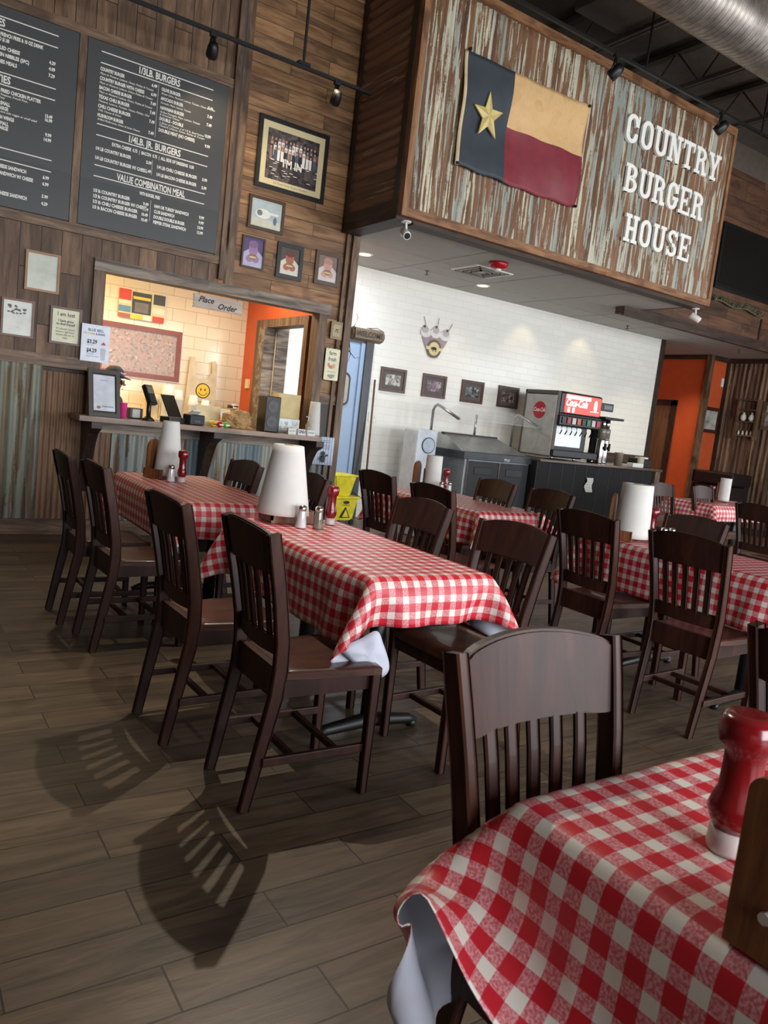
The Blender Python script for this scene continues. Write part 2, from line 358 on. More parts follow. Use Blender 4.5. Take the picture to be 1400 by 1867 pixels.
def dup(root, loc, rotz=None, label=None, group=None, scale=None):
    r_ = root.copy(); C.objects.link(r_); r_.location = loc
    if rotz is not None: r_.rotation_euler.z = rotz
    if label: r_['label'] = label
    if group: r_['group'] = group
    if scale: r_.scale = scale if isinstance(scale, tuple) else (scale,)*3
    for ch in list(root.children):
        c = ch.copy(); C.objects.link(c); c.parent = r_
        for g in ch.children:
            e = g.copy(); C.objects.link(e); e.parent = c
    return r_
def struct(name, bm, m, parent=None, **k):
    o = obj(name, bm, m, parent, **k)
    if not parent: o['kind'] = 'structure'
    return o
def sbox(name, x0, x1, y0, y1, z0, z1, m, parent=None):
    bm = NB(); box(bm, x0, x1, y0, y1, z0, z1); return struct(name, bm, m, parent)
def corr(bm, u0, u1, v0, v1, base, amp=0.011, per=0.088, mode='XZ', sgn=-1, mi=0):
    """corrugated sheet. XZ: ridges upright on a y plane; YZ: ridges upright on an x plane; YH: ridges level on an x plane"""
    n = int((u1-u0)/per*6); prev = None
    for i in range(n+1):
        u = u0+(u1-u0)*i/n; h = base+sgn*amp*(1+math.cos(2*PI*(u-u0)/per))
        if mode == 'XZ': a, b_ = (u, h, v0), (u, h, v1)
        elif mode == 'YZ': a, b_ = (h, u, v0), (h, u, v1)
        else: a, b_ = (h, v0, u), (h, v1, u)
        cur = (bm.verts.new(a), bm.verts.new(b_))
        if prev:
            q = bm.faces.new((prev[0], cur[0], cur[1], prev[1])); q.smooth = True; q.material_index = mi
        prev = cur

# ================================================================== THE ROOM
bm = NB(); box(bm, -4, 14.35, -4.1, 12.6, -0.1, 0)
o = struct('floor', bm, M_floor)
# plank joints of the photo: rows start at y=0.0225, joints at x=0.64+k*0.715
for n in o.data.materials[0].node_tree.nodes:
    if n.type == 'MAPPING' and n.inputs[0].links and n.inputs[0].links[0].from_node.type == 'TEX_COORD': n.inputs['Location'].default_value = (-0.64+0.715*8, -0.025+0.1675*40, 0)
sbox('ceiling_dining', -4, 14.35, -4.1, 8.2, 6.5, 6.6, M_deck)
WY = 7.54
# left (menu) wall, built of real panels around the serving hatch x 1.74..3.99, z 1.12..2.46
bm = NB()
box(bm, -4, 1.66, WY, WY+0.12, 1.64, 6.5); box(bm, 1.66, 2.83, WY, WY+0.12, 2.55, 6.5)
struct('wall_menu_boards', bm, M_vert)
bm = NB(); box(bm, 2.93, 4.30, WY+0.001, WY+0.12, 2.56, 6.5); box(bm, 4.08, 4.30, WY+0.001, WY+0.12, 1.6, 2.56)
struct('wall_photo_boards', bm, M_horz)
bm = NB(); corr(bm, -4, 1.26, 0.13, 1.56, WY+0.0); struct('wall_wainscot', bm, M_rustL)
bm = NB(); corr(bm, 1.262, 1.9, 0.13, 1.5, WY+0.0, 0.006, 0.05); struct('wall_wainscot_corner', bm, wood('brown_wainscot', (92, 64, 44), (124, 92, 66), (144, 112, 82), 'Z', None, gs=14))
bm = NB(); corr(bm, 1.9, 4.32, 0.13, 1.0, WY+0.0, 0.011, 0.088); struct('wall_under_counter', bm, M_rustG)
bm = NB(); box(bm, -4, 1.66, WY+0.03, WY+0.12, 0, 1.64); box(bm, 1.66, 4.3, WY+0.03, WY+0.12, 0, 1.05); struct('wall_menu_core', bm, M_dkwoodx)
sbox('baseboard_menu', -4, 4.35, WY-0.04, WY+0.03, 0, 0.14, M_trimx)
sbox('trim_1', -4, 1.66, WY-0.035, WY+0.02, 1.54, 1.645, M_trimx)
# hatch frame
sbox('trim_2', 1.64, 4.12, WY-0.04, WY+0.14, 2.46, 2.565, M_grey)
sbox('trim_3', 1.64, 1.745, WY-0.038, WY+0.14, 1.12, 2.46, M_trimz)
sbox('trim_4', 3.985, 4.085, WY-0.038, WY+0.14, 1.12, 2.46, M_trimz)
sbox('trim_5', 2.81, 2.86, WY-0.05, WY+0.02, 2.6, 6.5, M_trimz)
sbox('trim_6', 2.885, 2.965, WY-0.045, WY+0.02, 2.56, 6.5, M_trimz)
sbox('trim_7', 4.30, 4.385, WY-0.05, WY+0.17, 0, 3.36, M_trimz)
sbox('trim_8', 4.225, 4.262, WY-0.04, WY+0.02, 0.14, 3.36, M_trimz)
sbox('trim_9', 4.085, 4.31, WY-0.02, WY+0.02, 1.50, 1.60, M_trimx)
sbox('trim_10', 4.07, 4.225, WY-0.02, WY+0.1, 1.06, 1.50, M_dkwood)
# boards framing the two menu panels
sbox('trim_11', -1.2, 2.81, WY-0.03, WY, 2.74, 2.82, M_trimx)
sbox('trim_12', -1.2, 2.81, WY-0.03, WY, 4.40, 4.48, M_trimx)
sbox('trim_13', 1.40, 1.465, WY-0.031, WY, 2.82, 4.40, M_trimz)
sbox('trim_14', 2.762, 2.808, WY-0.029, WY, 2.82, 4.40, M_trimz)
# wall behind the photographer with shop windows, and the other outer walls
bm = NB()
ww = [(-0.1, 2.5), (3.6, 6.2), (7.3, 9.9), (10.7, 13.3)]
xs = [-4]+[v for w_ in ww for v in w_]+[14.35]
for i in range(0, len(xs), 2): box(bm, xs[i], xs[i+1], -4.1, -4.0, 0.6, 3.7)
box(bm, -4, 14.35, -4.1, -4.0, 0, 0.6); box(bm, -4, 14.35, -4.1, -4.0, 3.7, 6.5)
struct('wall_rear', bm, plain('tan_wall_paint', (140, 118, 96), 0.8))
for k, (a, b_) in enumerate(ww):
    bm = NB(); box(bm, a, a+0.05, -4.1, -3.98, 0.6, 3.7); box(bm, b_-0.05, b_, -4.1, -3.98, 0.6, 3.7); box(bm, a, b_, -4.1, -3.98, 0.6, 0.66); box(bm, a, b_, -4.1, -3.98, 3.64, 3.7); box(bm, (a+b_)/2-0.025, (a+b_)/2+0.025, -4.1, -3.98, 0.66, 3.64)
    struct('window_%d' % (k+1), bm, M_blackm)
sbox('wall_far_left', -4.1, -4.0, -4.1, WY, 0, 6.5, plain('brown_wall_paint', (96, 76, 58), 0.8))
# right wall: corrugated, with a window near the front
bm = NB(); corr(bm, 4.4, 9.25, 0.1, 3.36, 14.25, 0.012, 0.1, 'YZ', -1); struct('wall_right_corrugated', bm, M_rustR)
bm = NB()
box(bm, 14.26, 14.35, -4, 0.2, 0, 6.5); box(bm, 14.26, 14.35, 4.2, 9.4, 0, 3.4); box(bm, 14.26, 14.35, 0.2, 4.2, 0, 0.7); box(bm, 14.26, 14.35, 0.2, 4.2, 3.5, 6.5); box(bm, 14.26, 14.35, 4.2, 8.2, 3.4, 6.5)
struct('wall_right', bm, M_dkwoody)
bm = NB(); box(bm, 14.2, 14.3, 0.2, 4.2, 0.7, 0.76); box(bm, 14.2, 14.3, 0.2, 4.2, 3.44, 3.5); box(bm, 14.2, 14.3, 2.17, 2.23, 0.76, 3.44); struct('window_5', bm, M_blackm)
# low ceiling over the service area
bm = NB(); box(bm, 4.36, 9.12, 6.60, 12.6, 3.37, 3.45); box(bm, 9.12, 14.35, 7.55, 12.6, 3.37, 3.45)
struct('ceiling_service', bm, M_ceilw)
bm = NB()
for x in [4.4+1.22*k for k in range(1, 9)]: box(bm, x-0.006, x+0.006, 6.65 if x < 9.1 else 7.6, 12.5, 3.3675, 3.3705)
for y in (7.72, 8.33): box(bm, 4.38, 14.3, y-0.006, y+0.006, 3.3675, 3.3704)
struct('trim_15', bm, plain('ceiling_joint_grey', (150, 148, 144), 0.8))
# white tiled wall
bm = NB(); box(bm, 4.2, 4.62, 9.0, 9.1, 0, 3.37); box(bm, 5.62, 11.72, 9.0, 9.1, 0, 3.37); box(bm, 4.62, 5.62, 9.0, 9.1, 2.44, 3.37); struct('wall_tiled', bm, M_tile)
sbox('trim_16', 11.70, 11.80, 8.97, 9.12, 0, 3.37, M_dkwood)
# recess with orange walls at the far right
bm = NB(); box(bm, 13.62, 13.72, 9.25, 12.6, 0, 3.37); struct('wall_orange_side', bm, M_orange)
bm = NB(); box(bm, 13.70, 14.25, 9.27, 9.37, 0, 3.37); struct('wall_orange_front', bm, M_orange)
bm = NB(); box(bm, 11.7, 13.7, 12.5, 12.6, 0, 3.37); box(bm, 11.72, 11.8, 9.12, 12.6, 0, 3.37); struct('wall_recess', bm, M_orange)
sbox('trim_17', 13.58, 13.70, 9.22, 9.32, 0, 3.37, M_trimz)
sbox('trim_18', 13.58, 13.62, 9.32, 12.5, 3.28, 3.37, M_dkwoody)
sbox('trim_19', 13.70, 14.25, 9.22, 9.27, 3.28, 3.37, M_dkwoodx)
sbox('trim_20', 14.19, 14.25, 4.4, 9.27, 3.28, 3.37, M_dkwoody)
sbox('trim_21', 14.19, 14.25, 9.22, 9.27, 0, 3.28, M_dkwood)
# door in the orange side wall
bm = NB(); box(bm, 13.585, 13.62, 9.85, 9.98, 0, 2.45); box(bm, 13.585, 13.62, 10.95, 11.08, 0, 2.45); box(bm, 13.585, 13.62, 9.85, 11.08, 2.34, 2.45)
dr = struct('door_1', bm, M_dkwood)
bm = NB(); box(bm, 13.60, 13.625, 9.98, 10.95, 0.01, 2.34); obj('door_leaf', bm, wood('brown_flush_door', (84, 56, 36), (104, 72, 48), (116, 84, 58), 'Z', None, gs=6), dr)
bm = NB()
for z in (0.35, 1.25, 2.05): box(bm, 13.588, 13.602, 9.965, 9.99, z, z+0.12)
obj('hinge', bm, M_blackm, dr)
# swing door beside the hatch
bm = NB(); box(bm, 5.50, 5.62, 8.93, 9.12, 0, 2.46, bev=0.004); box(bm, 4.60, 4.66, 8.97, 9.12, 0, 2.44); box(bm, 4.66, 5.50, 8.97, 9.12, 2.38, 2.46)
dr = struct('door_2', bm, plain('dark_bronze_jamb', (60, 62, 64), 0.35, 0.4))
bm = NB(); box(bm, 4.66, 5.44, 8.99, 9.03, 0.02, 2.38, bev=0.003); box(bm, 5.44, 5.50, 8.96, 9.03, 0.02, 2.38)
obj('door_leaf', bm, M_door, dr)
def rrect(x0, x1, z0, z1, r_, n=5):
    out = []
    for (cx, cz, a0) in ((x1-r_, z1-r_, 0), (x0+r_, z1-r_, PI/2), (x0+r_, z0+r_, PI), (x1-r_, z0+r_, 1.5*PI)):
        out += [(cx+r_*math.cos(a0+PI/2*i/n), cz+r_*math.sin(a0+PI/2*i/n)) for i in range(n+1)]
    return out
bm = NB(); prism(bm, rrect(4.84, 5.33, 1.52, 1.97, 0.09), 8.972, 8.99); wf = obj('window_gasket', bm, M_black, dr)
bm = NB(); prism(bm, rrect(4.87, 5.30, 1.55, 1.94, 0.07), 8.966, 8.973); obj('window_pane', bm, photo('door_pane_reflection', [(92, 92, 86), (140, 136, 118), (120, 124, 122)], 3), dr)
# kitchen beyond the hatch
bm = NB(); box(bm, -0.5, 4.12, 9.75, 9.85, 0, 3.1); struct('wall_kitchen_tiled', bm, M_ktile)
bm = NB(); box(bm, 4.10, 4.2, 9.3, 9.75, 0, 3.1); box(bm, 4.10, 4.2, WY+0.12, 8.0, 0, 3.1); box(bm, 4.10, 4.2, 8.0, 9.3, 2.47, 3.1); struct('wall_kitchen_orange', bm, M_orange)
sbox('wall_kitchen_left', -0.6, -0.5, WY+0.12, 9.85, 0, 3.1, M_ktile)
sbox('ceiling_kitchen', -0.6, 4.36, WY+0.12, 9.85, 3.1, 3.2, plain('kitchen_ceiling_cream', (226, 214, 180), 0.8))
bm = NB()
box(bm, 4.06, 4.24, 9.2, 9.32, 0, 2.47); box(bm, 4.06, 4.24, 7.9, 8.0, 0, 2.47); box(bm, 4.06, 4.24, 8.0, 9.2, 2.37, 2.47)
struct('trim_22', bm, M_trimz)
bm = NB(); box(bm, 4.2, 4.36, 8.98, 9.0, 0, 2.4); box(bm, 4.05, 4.24, 9.02, 9.2, 0, 2.37); struct('trim_23', bm, M_grey)
# big sign box over the service area
SX0, SX1, SY, SZ0, SZ1 = 4.16, 9.17, 6.43, 3.37, 5.62
bm = NB(); corr(bm, SX0+0.05, SX1-0.05, SZ0+0.05, SZ1-0.06, SY+0.0, 0.011, 0.078); struct('wall_sign_front', bm, M_rust)
bm = NB(); box(bm, SX0, SX0+0.07, SY-0.045, SY+0.03, SZ0, 6.5); box(bm, SX1-0.05, SX1, SY-0.045, SY+0.03, SZ0, SZ1); struct('trim_24', bm, M_goldz)
bm = NB(); box(bm, SX0+0.07, SX1-0.05, SY-0.045, SY+0.03, SZ0, SZ0+0.085); box(bm, SX0+0.07, SX1-0.05, SY-0.045, SY+0.03, SZ1-0.09, SZ1); struct('trim_25', bm, M_gold)
bm = NB(); corr(bm, 3.52, 6.5, SY+0.10, WY-0.06, SX0+0.014, 0.011, 0.10, 'YH'); struct('wall_sign_side', bm, M_rustS)
bm = NB(); box(bm, SX0-0.01, SX0+0.05, SY+0.03, SY+0.12, 3.53, 6.5); box(bm, SX0-0.01, SX0+0.05, WY-0.13, WY-0.052, 3.53, 6.5); struct('trim_26', bm, M_dkwood)
bm = NB(); box(bm, SX0-0.01, SX0+0.2, SY+0.03, WY-0.052, 3.345, 3.53); struct('trim_27', bm, M_dkwoody)
bm = NB(); box(bm, SX0+0.2, SX1, SY+0.03, SY+0.19, 3.33, 3.45); struct('trim_28', bm, M_dkwoodx)
bm = NB(); box(bm, SX1-0.06, SX1-0.01, SY+0.03, WY, 3.37, 5.62); box(bm, SX0+0.05, SX1-0.02, SY+0.03, WY, SZ1-0.12, SZ1-0.06); struct('wall_sign_back', bm, M_dkwoody)
bm = NB(); box(bm, SX0+0.03, SX1-0.05, SY+0.02, SY+0.03, SZ0+0.05, SZ1-0.05); struct('wall_sign_core', bm, M_dkwoodx)
# bulkhead with the television
bm = NB(); box(bm, 8.78, 14.3, 7.5, 7.62, 3.27, 5.8); struct('wall_bulkhead', bm, M_bulk)
sbox('trim_29', 8.78, 14.3, 7.46, 7.5, 3.25, 3.40, M_dkwoodx)
sbox('trim_30', 12.2, 12.24, 7.48, 7.5, 3.4, 3.75, M_dkwood)
sbox('wall_upper_dark', 4.2, 14.3, 8.0, 8.1, 3.45, 6.5, M_deck)
# counter shelf of the hatch
t = thing('serving_counter', 'long wooden serving counter shelf across the kitchen hatch on dark brackets', 'counter', (0, 0, 0))
bm = NB(); pp = [(1.5, 7.06), (3.90, 7.06), (4.06, 7.30), (4.08, 7.72), (1.66, 7.72), (1.5, 7.50)]; lo = [bm.verts.new((x, y, 1.10)) for x, y in pp]; hi = [bm.verts.new((x, y, 1.145)) for x, y in pp]
bm.faces.new(lo); bm.faces.new(hi)
for i in range(6): bm.faces.new((lo[i], lo[(i+1) % 6], hi[(i+1) % 6], hi[i]))
obj('counter_top', bm, M_counter, t)
bm = NB(); box(bm, 1.70, 4.22, WY-0.045, WY-0.005, 0.985, 1.10); obj('apron_board', bm, M_grey, t)
def bracket(x):
    bm = NB()
    pts = [(7.10, 1.10), (7.10, 1.04)]+[(7.12+0.36*(i/8)**0.6*1.0, 1.04-0.60*(i/8)**1.15) for i in range(1, 9)]+[(7.49, 0.42), (7.49, 1.10)]
    a = [bm.verts.new((x-0.045, y, z)) for y, z in pts]; b_ = [bm.verts.new((x+0.045, y, z)) for y, z in pts]; n = len(pts)
    bm.faces.new(a); bm.faces.new(list(reversed(b_)))
    for i in range(n): bm.faces.new((a[i], a[(i+1) % n], b_[(i+1) % n], b_[i]))
    obj('bracket', bm, M_dkwood, t)
for x in (1.66, 2.80, 3.93): bracket(x)

# ================================================================== OVERHEAD
bm = NB(); n_ = 60
lathe(bm, [(0.29, 1), (0.29, 14.1)], 32, (0, 0, 0), ax='X')
for k in range(0, 115):
    x = 5.6+k*0.07
    lathe(bm, [(0.290, x), (0.296, x+0.012), (0.290, x+0.024)], 32, (0, 0, 0), ax='X')
duct = obj('spiral_duct', bm, plain('galvanised_duct', (150, 142, 134), 0.42, 0.75, var=0.15), loc=(0, 5.02, 5.66)); tag(duct, 'large round galvanised spiral air duct under the dark ceiling', 'duct')
bm = NB(); box(bm, 6.18, 6.89, 5.83, 6.54, 6.0, 6.49, bev=0.01)
o = obj('duct_box', bm, plain('grey_duct_board', (92, 84, 76), 0.7)); tag(o, 'square grey-brown duct plenum box hanging beside the round duct', 'duct')
for k, x in enumerate((6.95, 8.4, 9.85)):
    t = thing('roof_joist', ['open web steel roof joist above the left half of the sign lettering', 'open web steel roof joist over the right end of the sign', 'open web steel roof joist farthest right beyond the sign'][k], 'joist', (x, 0, 0), group='steel roof joists')
    bm = NB(); box(bm, -0.05, -0.01, -4, 8, 5.95, 6.0); box(bm, 0.01, 0.05, -4, 8, 5.95, 6.0); obj('bottom_chord', bm, M_steel_d, t)
    bm = NB(); box(bm, -0.05, 0.05, -4, 8, 6.42, 6.48); obj('top_chord', bm, M_steel_d, t)
    bm = NB(); y = -3.9
    while y < 7.2:
        tube(bm, [(0, y, 5.98), (0, y+0.4, 6.45), (0, y+0.8, 5.98)], 0.014, 6); y += 0.8
    obj('web', bm, M_steel_d, t)
def head(parent, x, y, z, aim, name='lamp_head', s=1.0):
    bm = NB(); lathe(bm, [(0.035*s, -0.10*s), (0.055*s, -0.06*s), (0.062*s, 0.03*s), (0.055*s, 0.055*s)], 6)
    o = obj(name, bm, M_blackm, parent); o.location = (x, y, z); o.rotation_euler = Vector(aim).to_track_quat('Z', 'Y').to_euler()
    bm = NB(); tube(bm, [(x, y, z+0.17*s), (x+0.02, y, z+0.09*s), (x+0.045*s, y, z)], 0.012, 6); tube(bm, [(x, y, z+0.17*s), (x-0.02, y, z+0.09*s), (x-0.045*s, y, z)], 0.012, 6); box(bm, x-0.03, x+0.03, y-0.02, y+0.02, z+0.15*s, z+0.2*s); obj('lamp_yoke', bm, M_blackm, parent)
t = thing('track_light', 'black track lighting rail with lamp heads in front of the big rusty sign', 'light track', (0, 0, 0))
bm = NB(); box(bm, 1.0, 13.9, 5.885, 5.915, 5.37, 5.40); box(bm, 1.0, 13.9, 5.925, 5.94, 5.385, 5.41); obj('rail', bm, M_blackm, t)
bm = NB()
for x in (3.0, 6.72, 8.95, 11.0): box(bm, x-0.008, x+0.008, 5.892, 5.908, 5.40, 6.5)
obj('hanger_rod', bm, M_blackm, t)
for x in (6.25, 8.12): head(t, x, 5.9, 5.2, (-0.25, 0.55, -0.5))
t = thing('track_light', 'black track lighting rail hanging in front of the menu boards', 'light track', (0, 0, 0))
bm = NB(); box(bm, -1.0, 3.98, 6.885, 6.915, 4.535, 4.565); box(bm, -1.0, 3.98, 6.925, 6.935, 4.55, 4.575); obj('rail', bm, M_blackm, t)
bm = NB(); box(bm, 3.22, 3.24, 6.89, 6.91, 4.565, 6.5); box(bm, 3.17, 3.29, 6.87, 6.93, 4.56, 4.59); obj('hanger_rod', bm, M_blackm, t)
for x in (2.36, 3.60): head(t, x, 6.9, 4.38, (0.1, 0.5, -0.5), s=0.85)
for k, (x, y, z, lb) in enumerate(((2.1, 3.84, 3.70, 'black pendant spotlight hanging over the left chairs'), (1.2, 7.0, 4.47, 'black pendant spotlight hanging near the left wall'))):
    t = thing('pendant_spotlight', lb, 'lamp', (x, y, z))
    bm = NB(); tube(bm, [(0, 0, 0.02), (0, 0, 6.5-z)], 0.008, 6); obj('hanger_rod', bm, M_blackm, t)
    bm = NB(); lathe(bm, [(0.06, -0.02), (0.062, 0.06), (0.03, 0.09)], 12); obj('lamp_shade', bm, M_blackm, t)
# service ceiling fittings
def ceil_light(x, y, lb):
    t = thing('ceiling_downlight', lb, 'ceiling light', (x, y, 3.37), group='round recessed ceiling lights')
    bm = NB(); lathe(bm, [(0.10, -0.006), (0.105, 0.0)], 20); obj('trim_ring', bm, M_white, t)
    bm = NB(); lathe(bm, [(0.075, -0.009), (0.075, -0.005)], 20); obj('lens', bm, plain('lit_downlight_lens', (255, 236, 200), 0.5, emit=1.2, var=0), t)
ceil_light(4.94, 8.3, 'round recessed ceiling light nearest the wooden post on the left'); ceil_light(6.91, 8.37, 'round recessed ceiling light behind the square air vent')
ceil_light(9.65, 7.9, 'round recessed ceiling light just behind the lower edge of the wooden bulkhead'); ceil_light(11.14, 7.9, 'round recessed ceiling light under the bulkhead farthest to the right')
t = thing('air_vent', 'square white louvred air vent in the low ceiling', 'vent', (6.27, 7.65, 3.37))
bm = NB(); box(bm, -0.30, 0.30, -0.26, 0.26, -0.012, 0.0); obj('vent_frame', bm, M_white, t)
bm = NB()
for k in range(3):
    s = 0.24-0.07*k
    for (a, b_, c, e) in ((-s, s, -s, -s+0.02), (-s, s, s-0.02, s), (-s, -s+0.02, -s, s), (s-0.02, s, -s, s)): box(bm, a, b_, c, e, -0.02-0.004*k, -0.01)
obj('louvre', bm, plain('vent_shadow_grey', (118, 116, 112), 0.6), t)
t = thing('fire_alarm', 'round red fire alarm strobe on the low ceiling beside the vent', 'alarm', (6.04, 7.08, 3.37))
bm = NB(); lathe(bm, [(0.06, -0.075), (0.10, -0.06), (0.115, -0.02), (0.115, 0)], 20); obj('body', bm, col((170, 20, 34), 0.3), t)
bm = NB(); lathe(bm, [(0.035, -0.10), (0.04, -0.07)], 12); obj('strobe', bm, M_white, t)
for (x, y, lb) in ((5.92, 8.33, 'small ceiling sprinkler head left of the vent'), (10.26, 8.6, 'small ceiling sprinkler head near the bulkhead end'), (13.0, 8.3, 'small ceiling sprinkler head near the orange walls')):
    bm = NB(); lathe(bm, [(0.03, -0.005), (0.03, 0)], 12); lathe(bm, [(0.008, -0.05), (0.008, 0)], 8); lathe(bm, [(0.025, -0.055), (0.025, -0.05)], 10)
    tag(obj('sprinkler', bm, M_steel_d, loc=(x, y, 3.37)), lb, 'sprinkler', 'ceiling sprinkler heads')
def cctv(x, y, z, aim, lb):
    t = thing('security_camera', lb, 'security camera', (x, y, z))
    bm = NB(); lathe(bm, [(0.05, -0.012), (0.05, 0)], 16); tube(bm, [(0, 0, 0), (0, -0.01, -0.06), (0, -0.01, -0.08)], 0.012, 8); obj('mount', bm, M_white, t)
    bm = NB(); lathe(bm, [(0.034, -0.07), (0.042, -0.065), (0.042, 0.06), (0.036, 0.075)], 16); o = obj('housing', bm, M_white, t); o.location = (0, -0.01, -0.12); o.rotation_euler = Vector(aim).to_track_quat('Z', 'Y').to_euler()
    bm = NB(); lathe(bm, [(0.031, 0.074), (0.029, 0.079)], 16); obj('lens', bm, M_black, o)
cctv(4.28, 6.47, 3.345, (-0.25, -0.85, -0.45), 'white bullet security camera under the left corner of the sign')
cctv(9.05, 6.50, 3.33, (0.65, -0.6, -0.5), 'white bullet security camera under the right corner of the sign')

# ================================================================== SIGN: flag and letters
bm = NB(); nx, nz = 44, 26; X0, X1, Z0, Z1 = 4.70, 6.44, 3.975, 5.065
vs = {}
for i in range(nx+1):
    for j in range(nz+1):
        u, w_ = i/nx, j/nz
        y = 6.375 - 0.012*math.sin(7*u+5*w_) - 0.016*math.sin(3.2*u-9*w_+1) - 0.006*math.sin(23*u+4*w_)
        z = Z0+(Z1-Z0)*w_ + 0.02*math.sin(PI*u)*(-1 if w_ > 0.5 else -0.6)*abs(2*w_-1) + 0.006*math.sin(26*u)*(1-w_)
        vs[i, j] = bm.verts.new((X0+(X1-X0)*u, y, z))
for i in range(nx):
    for j in range(nz):
        u = (i+0.5)/nx; w_ = (j+0.5)/nz
        q = bm.faces.new((vs[i, j], vs[i+1, j], vs[i+1, j+1], vs[i, j+1])); q.smooth = True
        q.material_index = 0 if u < 0.02 else (1 if u < 0.36 else (2 if w_ > 0.5 else 3))
M_flagw = photo('flag_tan', [(206, 164, 112), (222, 184, 132), (214, 172, 120)], 9)
t = thing('wall_flag', 'tan, navy and dark red lone star flag pinned to the rusty sign', 'flag', (0, 0, 0))
fo = obj('flag_cloth', bm, [col((214, 190, 150)), col((54, 60, 68), 0.6), M_flagw, col((128, 44, 54), 0.55)], t)
md = fo.modifiers.new('s', 'SOLIDIFY'); md.thickness = 0.003
bm = NB(); cx, cz, R_ = 5.035, 4.52, 0.235
pts = []
for k in range(10):
    a = PI/2+k*PI/5+0.06; rr = R_ if k % 2 == 0 else R_*0.40
    pts.append((cx+rr*math.cos(a)*0.82, cz+rr*math.sin(a)))
cv = bm.verts.new((cx, 6.328, cz)); rim = [bm.verts.new((x, 6.342, z)) for x, z in pts]
for k in range(10):
    q = bm.faces.new((cv, rim[k], rim[(k+1) % 10])); q.material_index = k % 2
back = [bm.verts.new((x, 6.36, z)) for x, z in pts]
for k in range(10): bm.faces.new((rim[k], back[k], back[(k+1) % 10], rim[(k+1) % 10]))
obj('star', bm, [col((222, 202, 134)), col((196, 172, 104))], t)
bm = NB()
for (x, z) in ((4.715, 5.05), (4.72, 3.99), (6.42, 5.045), (6.42, 3.985)): box(bm, x-0.012, x+0.012, 6.335, 6.37, z-0.012, z+0.012)
obj('grommet', bm, M_blackm, t)
# slab serif glyphs on a unit square, each stroke a polygon
def arcpts(cx, cz, rx, rz, a0, a1, n=10): return [(cx+rx*math.cos(math.radians(a0+(a1-a0)*i/n)), cz+rz*math.sin(math.radians(a0+(a1-a0)*i/n))) for i in range(n+1)]
def band(outer, inner): return [('q', [outer[i], outer[i+1], inner[i+1], inner[i]]) for i in range(len(outer)-1)]
def R4(x0, x1, z0, z1): return [('q', [(x0, z0), (x1, z0), (x1, z1), (x0, z1)])]
S_, H_ = 0.265, 0.15
def bowl(z0, z1, x0=0.38, x1=0.88, s=S_):
    zc, rz = (z0+z1)/2, (z1-z0)/2
    return band(arcpts(x0, zc, x1-x0, rz, -90, 90), arcpts(x0, zc, x1-x0-s, rz-0.12, -90, 90))
def ring(a0, a1):
    top = band(arcpts(0.5, 0.72, 0.42, 0.28, max(a0, 0), min(a1, 180)), arcpts(0.5, 0.72, 0.42-S_, 0.14, max(a0, 0), min(a1, 180)))
    bot = band(arcpts(0.5, 0.28, 0.42, 0.28, 180, 360), arcpts(0.5, 0.28, 0.42-S_, 0.14, 180, 360))
    return top, bot
